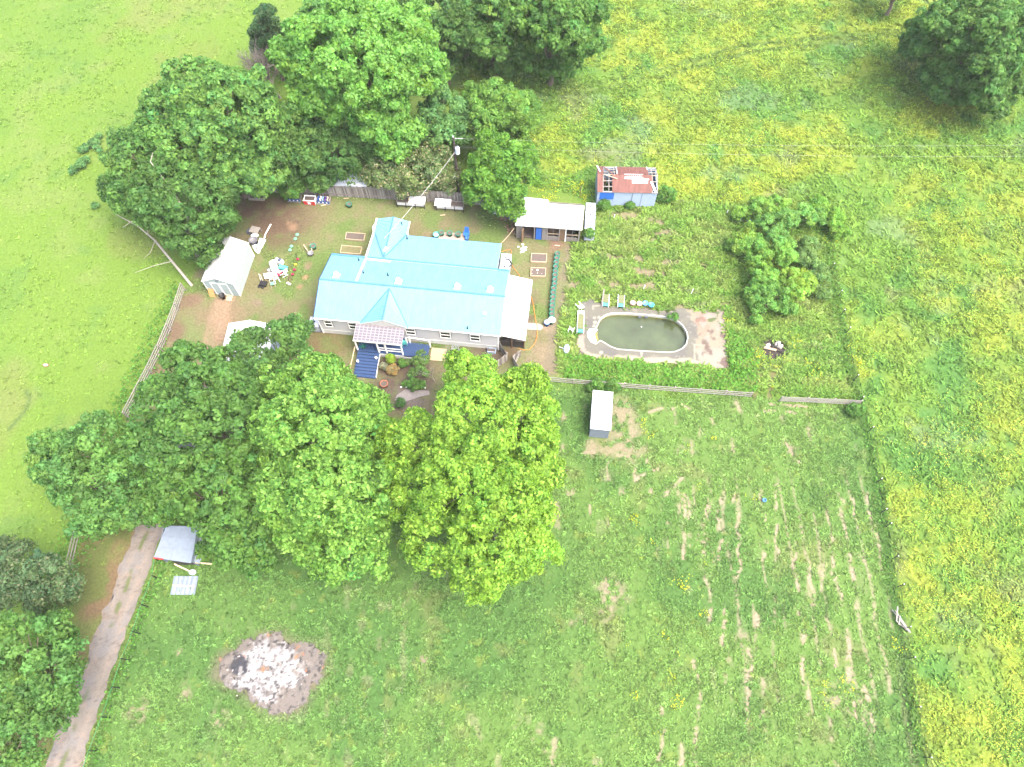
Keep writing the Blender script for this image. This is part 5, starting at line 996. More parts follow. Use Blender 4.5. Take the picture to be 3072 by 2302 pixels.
p = at('y',862,1385); t = tub('plastic_barrel', 'blue barrel with a white lid beside the last green tub', 'barrel', p, .27, .55, M_blue, 'plastic barrels', soil=None); b = MB(); b.lathe([(.24,.52),(.24,.57),(.02,.58)],M_white); b.build('lid', t)
for z, x, y, r, lab in (('a',1250,290,.3,'green tub on the peach slab behind the house, left of three'),('a',1325,293,.3,'green tub on the peach slab behind the house, middle of three'),('a',1398,302,.28,'green tub on the peach slab behind the house, right of three')):
    p = at(z,x,y,.4); p.z = .03; again(T0, p, 0, lab, (1.1,1.1,.9))['group'] = 'green tubs behind the house'
for z, x, y, lab in (('b',1967,400,'green tub alone on the lawn between the star planter and the house'),('b',1535,905,'dark green tub beside the grey bucket with the posts')):
    again(T0, at(z,x,y), 0, lab, (1.15,1.15,.85))['group'] = 'green tubs on the lawn'
t = thing('concrete_slab', 'peach concrete slab with tubs on it behind the house', 'slab', at('a',1340,330)); b = MB(); c = [p-t.location for p in PX('a',[(1225,285),(1455,300),(1465,375),(1215,360)])]; b.slab([v+Vector((0,0,.035)) for v in c],.05,M_conc); b.build('slab', t)
t = thing('concrete_slab', 'rounded pale concrete step slab right of the carport', 'slab', at('y',650,1410)); b = MB(); c = [p-t.location for p in PX('y',[(500,1345),(640,1355),(740,1370),(790,1400),(795,1440),(740,1485),(640,1480),(505,1470)])]; b.slab([v+Vector((0,0,.04)) for v in c],.06,M_conc); b.build('slab', t)
t = tub('laundry_tub', 'pale teal tub with white things inside at the left end of the peach slab', 'tub', at('a',1207,325), .34, .4, M_teal, soil=None); b = MB(); b.lathe([(.28,.2),(.24,.34),(.05,.42)],M_tote,seg=7); b.build('contents', t)
t = thing('garden_chair', 'tall bright blue chair at the right end of the peach slab', 'chair', at('a',1475,325), YW); b = MB(); b.box(-.25,-.25,.36,.25,.25,.42,M_blue); b.build('seat', t); b = MB(); b.hexa([(-.25,.2,.42),(.25,.2,.42),(.25,.26,.42),(-.25,.26,.42),(-.2,.35,1.1),(.2,.35,1.1),(.2,.4,1.1),(-.2,.4,1.1)],M_blue); b.build('backrest', t)
for x in (-.22,.22): b = MB(); b.box(x-.03,-.22,0,x+.03,.22,.36,M_blue); b.build('leg', t); b = MB(); b.box(x*1.2-.04,-.28,.58,x*1.2+.04,.24,.62,M_blue); b.build('armrest', t)
t = tub('plastic_bucket', 'blue bucket in front of the blue chair behind the house', 'bucket', at('a',1478,355), .2, .35, M_blue, soil=None)
p = at('b',1502,985); t = tub('plastic_bucket', 'grey bucket between two pale posts on the left lawn', 'bucket', p, .3, .35, M_greyplastic, soil=None)
for i, (a, c_) in enumerate((((1415,870),(1470,965)),((1493,868),(1522,955)))):
    p = at('b',*a); q = at('b',*c_); t = thing('timber_post', 'pale post resting on the grey bucket, the %s one' % ('left','right')[i], 'post', (p.x,p.y,0), group='pale posts on the left lawn'); b = MB(); b.beam((0,0,.06),Vector((q.x-p.x,q.y-p.y,.4)),.12,.12,M_newwood); b.build('post', t)
for x, y, lab in ((1335,745,'pale green septic lid, upper of the farther pair on the lawn'),(1312,796,'pale green septic lid, lower of the farther pair on the lawn'),(1266,887,'pale green septic lid, upper of the nearer pair on the lawn'),(1248,930,'pale green septic lid, lower of the nearer pair on the lawn')):
    t = thing('septic_lid', lab, 'lid', at('b',x,y), group='green septic lids on the lawn'); b = MB(); b.lathe([(.2,0),(.2,.1),(.17,.13),(.02,.14)],M_palegreen,seg=18); b.build('lid', t, True)
for x, y, m, lab, mr in ((1153,372,M_pink,'pink tub behind the pool, leftmost of four',1),(1207,378,mat('beige_plastic',(.36,.26,.22),.5),'beige-pink tub behind the pool, second from left',1),(1255,376,mat('mid_blue_plastic',(.08,.22,.42),.4),'mid blue tub behind the pool, third from left',1),(1305,388,mat('sky_blue_plastic',(.05,.28,.5),.4),'sky blue tub behind the pool, rightmost of four',1)):
    tub('wash_tub', lab, 'tub', at('d',x,y), .27, .38, m, 'coloured tubs behind the pool', soil=M_soil if x < 1230 else None, rim=m)
t = tub('clay_pot', 'wide terracotta pot near the lobed tree in front of the house', 'pot', at('f',865,815), .38, .4, M_terra)
t = tub('plastic_bucket', 'white bucket on the ground before the plank screen fence', 'bucket', at('f',1825,605), .16, .28, M_white, soil=None)
t = thing('blue_planter_box', 'rectangular planter with blue sides under the right end of the front wall', 'planter', at('t',1715,305), YW); b = MB()
for (x0,y0,x1,y1) in ((0,0,.85,.05),(0,.4,.85,.45),(0,.05,.05,.4),(.8,.05,.85,.4)): b.box(x0,y0,0,x1,y1,.38,M_slate if x1 < .1 else M_palemetal)
b.build('box', t); b = MB(); b.box(.05,.05,.02,.8,.4,.28,M_soil); b.build('soil', t)
t = thing('basket_frame', 'tangle of pale wire baskets against the front house wall', 'basket', at('t',1180,260), YW); b = MB()
for k in range(5):
    x = k*.16; b.tube([(x,0,.02),(x,.05,.35),(x+.05,.35,.4),(x+.1,.5,.05)],.02,M_cage,4)
for z in (.1,.25,.38): b.tube([(0,.02*z,z),(.8,.02,z)],.018,M_cage,4)
b.build('wires', t)
t = thing('pallet_walk', 'pale timber pallets laid as a walk from the blue ramp', 'pallet', at('t',850,405), YW); b = MB()
for i in range(9): b.box(0,-.02+i*.155,.04,1.45,.11+i*.155,.07,M_newwood)
for x in (0,.68,1.36): b.box(x,0,0,x+.09,1.3,.038,M_newwood)
b.build('boards', t)
for i in range(7):
    x = (420,497,600,640,700,715,775)[i]; t = thing('border_stone', 'white border stone in the bed before the house, number %s from the left' % ('one','two','three','four','five','six','seven')[i], 'stone', at('t',x,815+i*2), group='row of white border stones'); b = MB(); b.lathe([(.07,0),(.09,.04),(.05,.09),(.01,.1)],M_white,seg=8,sx=1.3); b.build('stone', t, True)
t = thing('gravel_patch', 'pale gravel patch between the big front trees and the flower bed', 'gravel', at('t',520,920)); b = MB(); c = [p-t.location for p in PX('t',[(320,1010),(360,930),(480,850),(560,845),(700,860),(840,870),(850,930),(700,960),(560,1010),(420,1050)])]; b.slab([v+Vector((0,0,.03)) for v in c],.03,mat('pale_gravel',(.15,.135,.13),.95,ns=9,amt=.35,bump=.6)); b.build('gravel', t)

# ------------------------------------------------------------------ the pool
Pp = thing('swimming_pool', 'oval in-ground pool with white coping and a white step bay, full of murky green water', 'swimming pool', (12.5,36.2,0)); o_ = Vector((12.5,36.2,0))
PL = [Vector((p[0],p[1],0))-o_ for p in POOL]; n = len(PL)
def offs(k):
    r = []
    for i in range(n):
        a, c_ = PL[i-1], PL[(i+1) % n]; d = (c_-a).normalized(); r.append(PL[i]+Vector((-d.y, d.x, 0))*k)
    return r
area = sum(PL[i].x*PL[(i+1)%n].y-PL[(i+1)%n].x*PL[i].y for i in range(n)); sg = -1 if area > 0 else 1
O1 = offs(.11*sg)
b = MB(); up = Vector((0,0,1))
for i in range(n):
    j = (i+1) % n; b.add([PL[i]+up*.06,PL[j]+up*.06,O1[j]+up*.06,O1[i]+up*.06,PL[i]-up*.02,PL[j]-up*.02,O1[j]+up*.0,O1[i]+up*.0],[(0,1,2,3),(0,4,5,1),(3,2,6,7)],M_coping)
b.build('coping', Pp)
b = MB()
for i in range(n): j = (i+1) % n; b.add([PL[i]-up*.02,PL[j]-up*.02,PL[j]-up*.25,PL[i]-up*.25],[(0,1,2,3)],M_liner); b.add([PL[i]-up*.25,PL[j]-up*.25,PL[j]-up*1.6,PL[i]-up*1.6],[(0,1,2,3)],M_algae)
b.build('pool_wall', Pp)
b = MB(); b.add([p-up*1.6 for p in PL],[tuple(range(n))],M_algae); b.build('pool_floor', Pp)
b = MB(); st = PX('d', [(868,575),(852,560),(800,572),(778,604),(788,645),(812,684),(850,700),(872,690),(850,650),(842,610)],0)
b.slab([v-o_-up*.06 for v in st],.1,M_liner); st2 = [v-o_-up*.28 for v in PX('d', [(870,585),(848,600),(850,640),(872,675),(885,670),(872,640),(866,610)],0)]; b.slab(st2,.1,M_algae); b.build('pool_step', Pp)
for x in (1215,1272): b = MB(); q = at('d',x,467)-o_; b.box(q.x-.14,q.y-.12,-.16,q.x+.14,q.y+.02,-.06,M_slate); b.build('skimmer', Pp)
wm = MB(); wm.add([Vector((p[0],p[1],-.42)) for p in POOL],[tuple(range(n))],M_water); tag(wm.build('water'), kind='structure')
t = thing('pool_bubble', 'small white float on the pool water', 'float', at('d',1228,556,-.42)); b = MB(); b.lathe([(.03,0),(.06,.03),(.02,.07)],M_white,seg=8); b.build('float', t)
def lounger(label, loc, yaw, seatc):
    t = thing('sun_lounger', label, 'sun lounger', loc, yaw, 'old sun loungers round the pool')
    for x in (-.32,.32): b = MB(); b.beam((x,-.45,.33),(x,1.0,.36),.05,.05,M_tote); b.build('frame', t)
    for x in (-.32,.32):
        for y in (-.35,.8): b = MB(); b.beam((x,y,.33),(x,y-.05,0),.04,.04,M_tote); b.build('leg', t)
    b = MB(); b.box(-.29,-.45,.34,.29,-.08,.38,seatc); b.build('seat', t)
    b = MB(); b.hexa([(-.29,-.02,.34),(.29,-.02,.34),(.29,.95,.36),(-.29,.95,.36),(-.29,-.02,.37),(.29,-.02,.37),(.29,.95,.39),(-.29,.95,.39)],mat('faded_webbing',(.10,.11,.05),.9,ns=8,amt=.3)); b.build('backrest', t)
    return t
l0 = lounger('sun lounger with a teal seat end behind the pool, nearest the grey boards', at('d',928,368), YW, M_teal)
again(l0, at('d',1055,375), YW, 'sun lounger with a teal seat end behind the pool, right of its pair')
again(l0, at('d',720,585), R(-4), 'sun lounger with a teal end on the left side of the pool')
l1 = lounger('sun lounger with a white end on the left side of the pool', at('d',725,470), R(176), M_white)
t = thing('grey_board', 'tall grey weathered boards standing left of the first lounger', 'board', at('d',898,372), R(-5)); b = MB(); b.hexa([(-.06,0,0),(.1,0,0),(.1,.06,0),(-.06,.06,0),(-.04,.6,1.9),(.1,.6,1.7),(.1,.66,1.7),(-.04,.66,1.9)],M_oldrail); b.build('boards', t)
t = thing('plastic_chair', 'white plastic chair lying on its side left of the pool corner', 'chair', at('d',690,375), R(40)); 
def wchair(t, m=M_white, flip=0):
    b = MB(); b.box(-.22,-.22,.4,.22,.2,.44,m); b.build('seat', t); b = MB()
    for k in range(5): b.beam((-.18+k*.09,.2,.44),(-.2+k*.1,.3,.85),.05,.02,m)
    b.beam((-.23,.3,.87),(.23,.3,.87),.03,.06,m); b.build('backrest', t)
    for x in (-.2,.2):
        for y in (-.2,.18): b = MB(); b.beam((x,y,.42),(x*1.2,y*1.2,0),.05,.04,m); b.build('leg', t)
        b = MB(); b.box(x*1.2-.03,-.22,.6,x*1.2+.03,.24,.63,m); b.build('armrest', t)
wchair(t); t.rotation_euler = (R(90),0,R(40)); t.location.z = .22
t = thing('plastic_chair', 'white plastic chair tipped over in the weeds left of the pool', 'chair', at('d',635,615)+Vector((0,0,.25)), 0); wchair(t); t.rotation_euler = (R(-95),0,R(-20))
t = thing('satellite_dish', 'pale blue oval satellite dish lying in the ground cover left of the pool', 'satellite dish', at('d',607,750)+Vector((0,0,.25)), 0); b = MB(); b.lathe([(.02,0),(.25,.03),(.45,.1),(.46,.12),(.24,.06),(.02,.03)],mat('dish_blue',(.22,.33,.42),.4),seg=22,sx=.62); b.build('dish', t, True); t.rotation_euler = (R(15),R(-10),R(-12))
b = MB(); b.beam((-.2,0,.02),(-.75,.15,-.05),.05,.05,M_tote); b.build('arm', t)
# fire pit, hives
t = thing('fire_pit', 'fire pit of pale stones and charred logs in the weeds right of the pool', 'fire pit', at('l',665,1200)); 
for i, (x, y, s, rz_) in enumerate(((-.5,.25,.5,20),(.35,.35,.42,80),(.75,.1,.45,50),(.6,.5,.35,10),(-.1,-.1,.35,0))):
    b = MB(); b.hexa([(-s*.5,-.15,0),(s*.5,-.18,0),(s*.45,.15,0),(-s*.5,.18,0),(-s*.4,-.12,.3),(s*.4,-.1,.34),(s*.35,.1,.33),(-s*.45,.12,.28)],M_stone if i != 4 else M_dark); o2 = b.build('stone', t, bevel=.05); o2.location = (x,y,0); o2.rotation_euler = (0,0,R(rz_))
b = MB(); b.tube([(-.9,.0,.15),(.2,-.35,.2)],.12,M_newwood,7); b.tube([(.2,-.3,.15),(.95,-.5,.2)],.1,M_dark,7); b.tube([(-.2,.3,.1),(.3,-.2,.35)],.09,M_dark,7); b.tube([(.5,.6,.2),(.4,-.1,.45)],.13,M_oldrail,7); b.build('log', t)
for x, y, lab in ((408,262,'grey weathered hive box left of two at the top of the garden'),(480,270,'grey weathered hive box right of two at the top of the garden')):
    t = thing('hive_box', lab, 'hive box', at('l',x,y), R(20), 'grey hive boxes in the garden'); b = MB(); b.box(-.2,-.15,0,.2,.15,.4,M_oldrail); b.build('box', t); b = MB(); b.box(-.24,-.19,.4,.24,.19,.45,M_galv); b.build('lid', t)
t = thing('metal_bracket', 'small pale metal stand beside the hive boxes', 'stand', at('l',538,265)); b = MB(); b.beam((0,0,0),(0,0,.6),.08,.06,M_galv); b.beam((-.15,0,0),(.15,0,.05),.08,.05,M_galv); b.build('stand', t)
t = thing('pot_saucer', 'grey-blue round saucer lying in the weeds right of the garden rows', 'lid', at('l',362,690)); b = MB(); b.lathe([(.28,0),(.3,.06),(.25,.09),(.02,.1)],M_galv,seg=16); b.build('lid', t)

# ------------------------------------------------------------------ burn pile
t = thing('burn_pile', 'large burnt-out pile of white ash and black char in the front field', 'ash pile', (-19.2,5.3,0))
gxx = np.arange(-5, 5, .09); gyy = np.arange(-4.2, 4.2, .09); AX, AY = np.meshgrid(gxx, gyy, indexing='ij'); wxx, wyy = AX-19.2, AY+5.3
bm = smask(BURN, wxx+(fbm(wxx, wyy, 1, 71)-.5)*.9, wyy+(fbm(wxx, wyy, 1, 72)-.5)*.9, .55)
AC = np.zeros(AX.shape+(3,)); AC[:] = (.128,.112,.098)
def al(m, c): AC[:] = AC*(1-m[..., None])+np.array(c)*m[..., None]
cen = np.exp(-(((AX-.1)/2.6)**2+((AY-.0)/2.1)**2)); al(sst(cen+ (fbm(AX, AY, .7, 73)-.5)*1.2, .35, .6), (.24,.235,.235))
al(sst(fbm(AX, AY, .35, 74), .56, .66)*.8, (.10,.092,.088)); al(sst(np.exp(-(((AX+2.3)/1.2)**2+((AY-.4)/1.0)**2))+(fbm(AX, AY, .6, 75)-.5)*.8, .5, .7), (.035,.036,.043)); al(sst(fbm(AX, AY, .4, 76), .6, .72)*.9*cen, (.33,.32,.31)); al(sst(fbm(AX, AY, .25, 77, 3), .62, .72)*.9, (.035,.033,.033)); al(sst(fbm(AX, AY, .8, 78), .72, .78), (.2,.12,.07))
AZ = .22*bm*(.25+cen)*(.4+1.2*fbm(AX, AY, .7, 79))+.01; ii = np.arange(AX.size).reshape(AX.shape); kk = (bm > .08+.85*fbm(AX, AY, .5, 97, 3))[:-1, :-1]
F = np.stack([ii[:-1, :-1], ii[1:, :-1], ii[1:, 1:], ii[:-1, 1:]], -1)[kk]; raw('ash', np.stack([AX, AY, AZ], -1).reshape(-1, 3), F, AC.reshape(-1, 3), M_ash, t, True)
b = MB()
for k in range(150):
    a = random.uniform(0,6.28); q = random.uniform(0,1)**.6; x, y = q*3.2*math.cos(a), q*2.4*math.sin(a); s = random.uniform(.03,.09); m = random.choice([M_dark,M_stone,M_greyplastic,M_stone,M_black,M_terra,M_dark]); z = .12
    d = Vector((random.uniform(-1,1),random.uniform(-1,1),random.uniform(-.2,.4))).normalized()*s*random.uniform(1,3); b.beam(Vector((x,y,z)),Vector((x,y,z))+d,s,s*.7,m)
tag(b.build('debris', t), kind='stuff')

# ------------------------------------------------------------------ clutter on the left lawn
JG = 'heap of discarded toys and plastic chairs'
p = at('b',1100,1215)
def jat(x, y, h=0): return at('u', x, y, h)
for i, (x, y, z, rx, ry, rz_, lab) in enumerate(((1050,1000,.25,-80,0,30,'white plastic chair lying at the near end of the toy heap'),(760,900,.3,-60,20,-40,'white plastic chair toppled at the left of the toy heap'),(1180,760,.3,70,0,100,'white plastic chair upside down at the right of the toy heap'))):
    t = thing('plastic_chair', lab, 'chair', jat(x,y)+Vector((0,0,z)), 0, JG); wchair(t); t.rotation_euler = (R(rx),R(ry),R(rz_))
def lump(name, label, cat, loc, parts, rot=(0,0,0), group=JG):
    t = thing(name, label, cat, loc, group=group); t.rotation_euler = tuple(R(a) for a in rot)
    for nm, fn in parts: b = MB(); fn(b); b.build(nm, t, bevel=.02)
    return t
t = tub('plastic_barrel', 'teal barrel lying on its side in the toy heap', 'barrel', jat(1270,560)+Vector((.35,0,.28)), .28, .85, M_teal, JG, soil=None); t.rotation_euler = (0,R(-85),R(-10))
lump('toy_slide', 'white plastic toy slide across the middle of the heap', 'toy', jat(960,560), [('slide', lambda b: (b.hexa([(-.3,-.8,.15),(.3,-.8,.15),(.35,.7,.7),(-.3,.7,.7),(-.3,-.8,.19),(.3,-.8,.19),(.35,.7,.74),(-.3,.7,.74)],M_white), b.box(-.34,-.3,0,-.28,.7,.75,M_white))), ('ladder', lambda b: [b.box(-.25,.72,.1+.15*k,.25,.78,.15+.15*k,M_tote) for k in range(4)])], (0,0,20))
lump('toy_car', 'pink and red toy car in the toy heap', 'toy', jat(1090,700), [('body', lambda b: (b.box(-.3,-.2,.12,.35,.2,.3,M_crimson), b.box(-.15,-.17,.3,.2,.17,.5,M_pink))), ('wheel', lambda b: [b.lathe([(.1,-.03),(.1,.03)],M_black,(x,y,.1),10) for x in (-.2,.25) for y in (-.22,.22)])], (10,0,60))
lump('play_table', 'white and pink plastic play table at the left edge of the heap', 'toy', jat(720,800), [('top', lambda b: b.box(-.4,-.3,.35,.4,.3,.42,M_white)), ('leg', lambda b: [b.box(x-.04,y-.04,0,x+.04,y+.04,.35,M_pink) for x in (-.33,.33) for y in (-.24,.24)])], (12,10,20))
lump('toy_crate', 'grey crate of white toys at the left of the heap', 'crate', jat(790,590), [('crate', lambda b: (b.box(-.28,-.2,0,.28,.2,.25,M_greyplastic))), ('toys', lambda b: [b.box(-.2+k*.1,-.12,.25,-.13+k*.1,.1,.3+.04*(k%3),(M_white,M_tote,M_palegreen)[k%3]) for k in range(5)])], (0,0,35))
lump('play_kitchen', 'white toy play kitchen with grey top at the far end of the heap', 'toy', jat(1110,330), [('cabinet', lambda b: b.box(-.4,-.25,0,.4,.2,.5,M_white)), ('worktop', lambda b: b.box(-.42,-.27,.5,.42,.22,.54,M_tote)), ('bowl', lambda b: b.lathe([(.1,.54),(.2,.64),(.17,.64),(.08,.57)],M_slate,(.1,0,0),12))], (0,0,-20))
lump('ball_basket', 'pale basket of small white things at the upper left of the heap', 'basket', jat(890,310), [('basket', lambda b: b.lathe([(.15,0),(.22,.25),(.2,.25),(.13,.05)],M_stone)), ('contents', lambda b: [b.lathe([(.01,0),(.06,.06),(.01,.12)],M_white,(.1*math.cos(k),.1*math.sin(k),.18),7) for k in range(6)])])
lump('folding_chair', 'green-white folding chair leaning at the near edge of the heap', 'chair', jat(880,1060), [('seat', lambda b: b.box(-.2,-.2,.3,.2,.2,.34,M_palegreen)), ('leg', lambda b: [b.beam((x,-.25,0),(x,.25,.6),.03,.03,M_stone) for x in (-.2,.2)])], (0,0,15))
lump('toy_box', 'brown cardboard box in the near half of the heap', 'box', jat(900,850), [('box', lambda b: b.box(-.22,-.18,0,.22,.18,.3,M_terra)), ('flap', lambda b: b.hexa([(-.22,-.18,.3),(.22,-.18,.3),(.22,-.16,.32),(-.22,-.16,.32),(-.22,-.35,.38),(.22,-.35,.38),(.22,-.33,.4),(-.22,-.33,.4)],M_newwood))], (0,0,30))
lump('hand_truck', 'black push cart with two pale upright handles left of the heap', 'cart', jat(560,1050), [('tray', lambda b: b.box(-.3,-.28,.12,.4,.28,.35,M_black)), ('handle', lambda b: (b.beam((-.35,.3,.1),(-.5,.75,.85),.06,.05,M_stone), b.beam((-.1,.25,.1),(-.25,.6,.9),.06,.05,M_stone))), ('wheel', lambda b: (b.lathe([(.16,-.04),(.16,.04)],M_black,(-.3,-.35,.16),12), b.lathe([(.16,-.04),(.16,.04)],M_black,(.1,-.38,.16),12)))], (0,0,-10), None)
GT_ = 'garden tools strewn right of the toy heap'
for x0, y0, x1, y1, m, lab in ((1620,5,1690,200,M_crimson,'long-handled red garden tool farthest from the viewer'),(1560,280,1620,380,M_yellow,'yellow garden tool between the red ones'),(1510,500,1580,550,M_crimson,'short red garden tool, third of the row'),(1545,600,1520,700,M_crimson,'short red garden tool, nearest of the row'),(1390,730,1420,1030,M_stone,'dark handled tool with white ends beside the heap')):
    p, q = jat(x0,y0,.05), jat(x1,y1,.1); t = thing('garden_tool', lab, 'garden tool', (q.x,q.y,0), group=GT_); b = MB(); d = Vector((p.x-q.x,p.y-q.y,0)); b.beam(Vector((0,0,.12)), d+Vector((0,0,.06)), .035,.035,M_black); b.build('shaft', t)
    b = MB(); b.box(-.12,-.1,0,.12,.1,.2,m); b.lathe([(.1,.16),(.12,.22),(.05,.28)],m,(.1,-.05,0),10); b.build('head', t, bevel=.03)
p = at('u',1440,850); t = thing('tangled_stand', 'brown bent wire plant stand right of the toy heap', 'plant stand', p); b = MB()
for k in range(3): b.tube([(-.25+k*.2,-.4,.02),(-.1+k*.15,0,.35),(0+k*.1,.45,.05)],.025,M_brownwood,5)
b.lathe([(.12,0),(.16,.15),(.13,.15),(.1,.05)],M_stone,(-.1,-.6,0),10); b.build('wires', t)
t = thing('tarpaulin', 'rumpled white tarpaulin and litter spread behind the sage shed', 'tarpaulin', at('z',980,950)); V = []; 
poly = [p-t.location for p in PX('z',[(700,960),(760,1000),(880,1010),(960,930),(980,800),(1000,700),(1120,720),(1250,770),(1200,880),(1110,1050),(1030,1180),(1010,1270),(930,1290),(870,1250),(800,1150)])]
b = MB(); cen_ = sum(poly, Vector())/len(poly); 
for i in range(len(poly)):
    a, c_ = poly[i], poly[(i+1)%len(poly)]; m1 = (a+cen_)/2+up*random.uniform(.12,.3); m2 = (c_+cen_)/2+up*(.12+.2*((i*7)%3)/3); b.add([a+up*.03,c_+up*.03,m2,m1,cen_+up*.2],[(0,1,2,3),(3,2,4)],M_white if i % 3 else M_tote)
b.build('sheet', t)
t = tub('stock_tub', 'large dark blue-grey tub on the tarpaulin behind the sage shed', 'tub', at('z',820,900), .42, .6, M_slate, soil=None, rim=M_greyplastic)
t = thing('plastic_sheet', 'glossy white bag on the dark tub behind the sage shed', 'bag', at('z',860,705)+up*.35); b = MB(); b.lathe([(.3,0),(.38,.1),(.25,.22),(.02,.26)],M_white,seg=9,sx=1.2,sy=.7); b.build('bag', t, True)
t = thing('slatted_table', 'grey slatted wooden table behind the sage shed', 'table', at('z',870,500), R(-15)); b = MB()
for k in range(6): b.box(-.5,-.4+k*.14,.5,.5,-.28+k*.14,.54,M_oldrail)
b.build('tabletop', t)
for x in (-.45,.45):
    for y in (-.33,.35): b = MB(); b.box(x-.04,y-.04,0,x+.04,y+.04,.5,M_oldwood); b.build('leg', t)
t = thing('car_tyre', 'dark blue-grey tyre beside the slatted table', 'tyre', at('z',640,470)); b = MB(); b.lathe([(.2,.02),(.33,0),(.36,.1),(.33,.2),(.2,.18),(.2,.02)],M_slate,seg=18); b.build('tyre', t, True)
for i, (a, c_, lab) in enumerate((((1440,190),(1260,530),'long white plastic pipe lying behind the sage shed'),((1235,560),(1205,720),'short white pipe stub at the end of the long one'))):
    p, q = at('z',*a), at('z',*c_); t = thing('plastic_pipe', lab, 'pipe', (p.x,p.y,0), group='white pipes behind the shed'); b = MB(); b.tube([(0,0,.08),(q.x-p.x,q.y-p.y,.1)],.075,M_white,8); b.build('pipe', t)
# firewood, stump, litter
t0 = None; FW = 'split firewood by the coop'
for i, (x, y) in enumerate(((165,970),(230,940),(200,1000),(240,985),(185,1025),(235,1030),(215,1010),(250,1060),(225,945),(175,990))):
    lab = 'firewood log %s in the scattered pile at the coop corner' % ('farthest left','on top','near the middle','right of the middle','at the lower left','at the lower right','in the centre','nearest the wall corner','at the very back','lying left')[i]; t = thing('firewood_log', lab, 'log', at('c',x,y), random.uniform(0,6), FW); b = MB(); b.tube([(-.22,0,.1),(.22,0,.14)],[.1,.12],M_brownwood,8); b.build('bark', t); b = MB(); b.tube([(.221,0,.14),(.235,0,.14)],.1,M_newwood,8); b.build('cut_face', t)
t = thing('tree_stump', 'sawn tree stump beside the dark trunk left of the coop', 'stump', at('c',105,870)); b = MB(); b.lathe([(.3,0),(.24,.15),(.2,.5)],M_brownwood,seg=12); b.build('bark', t, True); b = MB(); b.lathe([(.19,.5),(.18,.52),(.02,.52)],M_newwood,seg=12); b.build('cut_face', t)
t = thing('enamel_basin', 'white basin leaning by the dark trunk left of the coop', 'basin', at('c',38,800)); b = MB(); b.hexa([(-.3,-.15,0),(.25,-.15,0),(.25,-.1,0),(-.3,-.1,0),(-.35,.1,.7),(.25,.1,.7),(.25,.15,.7),(-.35,.15,.7)],M_tote); b.build('panel', t)
t = thing('fibreglass_panel', 'pale grey leaning panel between the dark trunk and the coop', 'panel', at('c',225,870)); b = MB(); b.hexa([(-.35,-.15,0),(.35,-.15,0),(.35,-.1,0),(-.35,-.1,0),(-.35,.5,1.3),(.35,.5,1.3),(.35,.55,1.3),(-.35,.55,1.3)],M_galv); b.build('panel', t)
t = thing('litter', 'scrap of crumpled white paper on the grass behind the totes', 'litter', at('c',340,1235)); b = MB()
for k in range(16): x, y = random.gauss(0,.22), random.gauss(0,.25); b.hexa([(x,y,.02),(x+.2,y+.03,.02),(x+.18,y+.14,.02),(x,y+.15,.02),(x,y,.06),(x+.2,y+.03,.1),(x+.18,y+.14,.05),(x,y+.15,.08)],M_white)
b.build('scraps', t)
for i, (z, x, y, lab) in enumerate((('c',770,1198,'pale broken board on the earth before the coop'),('g',750,213,'pale short board on the grass before the plank fence'),('a',1262,137,'small pale board on the grass before the right planter trough'),('w',1670,645,'small pale wood scrap in front of the star planter'))):
    t = thing('wood_scrap', lab, 'board', at(z,x,y), R(-5+i*7), 'pale wood scraps on the lawn'); b = MB(); b.box(-.28,-.05,.01,.28,.06,.06,M_newwood); b.build('board', t)
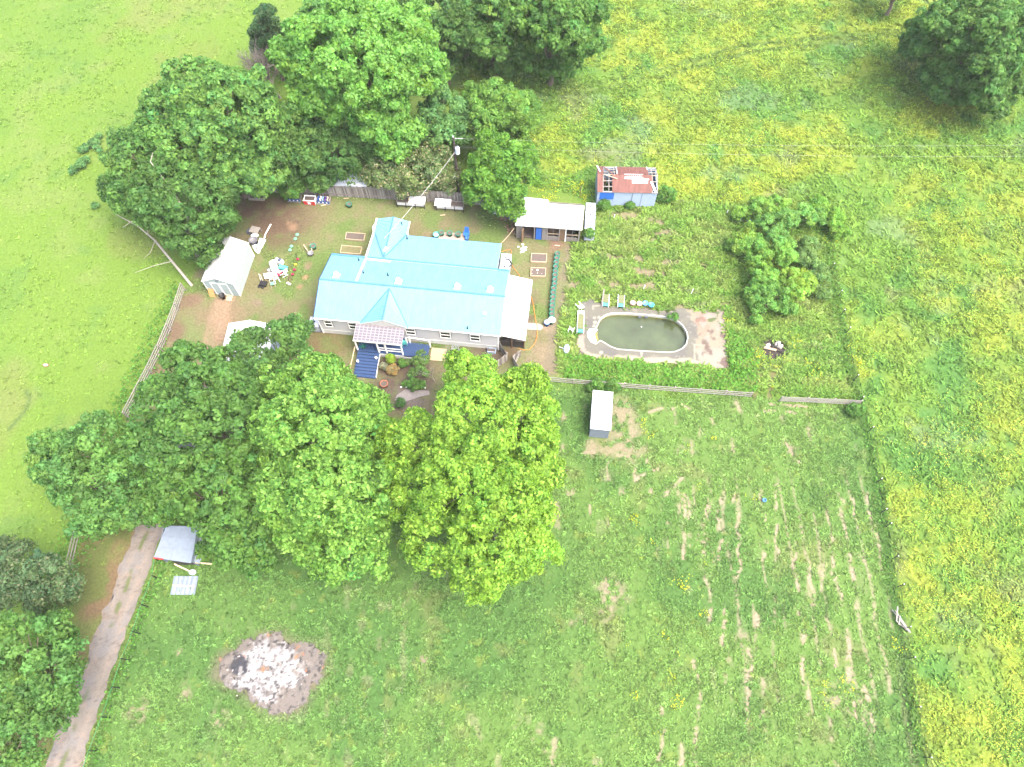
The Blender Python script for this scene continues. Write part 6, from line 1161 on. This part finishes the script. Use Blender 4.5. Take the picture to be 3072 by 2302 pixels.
for i, pts in enumerate(([(620,860),(1.0*600,960),(620,1060),(640,1200),(660,1330),(690,1440),(685,1560),(670,1640)],)):
    P_ = PX('y', [(575,860),(600,950),(620,1060),(640,1200),(660,1330),(690,1440),(685,1560),(670,1660)])+PX('d',[(363,640),(340,700),(300,745),(250,748),(210,735)]); o2 = P_[0].copy(); t = thing('garden_hose', 'orange garden hose curling along the carport side to the dark screen', 'hose', o2); b = MB(); b.tube([p-o2+up*.04 for p in P_],.03,M_orange,6); b.build('hose', t)
P_ = PX('y',[(20,40),(120,10),(200,0),(215,40),(180,120),(195,230),(260,350),(340,450),(370,490)]); o2 = P_[0].copy(); t = thing('garden_hose', 'orange hose winding past the water totes to the carport', 'hose', o2); b = MB(); b.tube([p-o2+up*.04 for p in P_],.025,M_orange,6); b.build('hose', t)
# white tank roof behind the back fence
t = thing('metal_canopy', 'low white sheet roof half under the thicket behind the plank fence', 'canopy', (-19.6,53.75,0), R(-3)); b = MB(); b.slab([(0,0,1.9),(4.0,0,1.9),(4.0,1.5,2.15),(0,1.5,2.15)],.05,M_tote); b.box(0,-.03,1.72,4.0,.0,1.88,M_tote); b.build('roof', t)
for x in (.1,3.9):
    for y in (.1,1.4): b = MB(); b.box(x-.04,y-.04,0,x+.04,y+.04,1.85,M_oldrail); b.build('post', t)
t = thing('feed_sack', 'pale pink sack lying alone far out in the left pasture', 'sack', at('m',267,495)); b = MB(); b.lathe([(.2,0),(.3,.08),(.2,.2),(.02,.24)],M_pink,seg=8,sy=.6); b.build('sack', t, True)
t = thing('plastic_bucket', 'tiny pale blue bucket lost in the mown field', 'bucket', at('o',995,508)); b = MB(); b.lathe([(.14,0),(.18,.25),(.15,.25),(.12,.05)],mat('mid_blue_plastic',(0,0,0)),seg=10); b.build('bucket', t)

# ------------------------------------------------------------------ thin humid air
hb = MB(); hb.box(-180,-80,-2.5,180,220,61.5,M_white); hz = hb.build('haze'); tag(hz, kind='stuff', label='thin bright humid air over the fields')
hm = bpy.data.materials.new('haze'); hm.use_nodes = True; hn = hm.node_tree; hn.nodes.clear(); ho = hn.nodes.new('ShaderNodeOutputMaterial'); pv = hn.nodes.new('ShaderNodeVolumePrincipled')
pv.inputs['Color'].default_value = (1,.98,.95,1); pv.inputs['Density'].default_value = .00018; pv.inputs['Anisotropy'].default_value = 0; hn.links.new(pv.outputs[0], ho.inputs['Volume'])
hz.data.materials.clear(); hz.data.materials.append(hm)
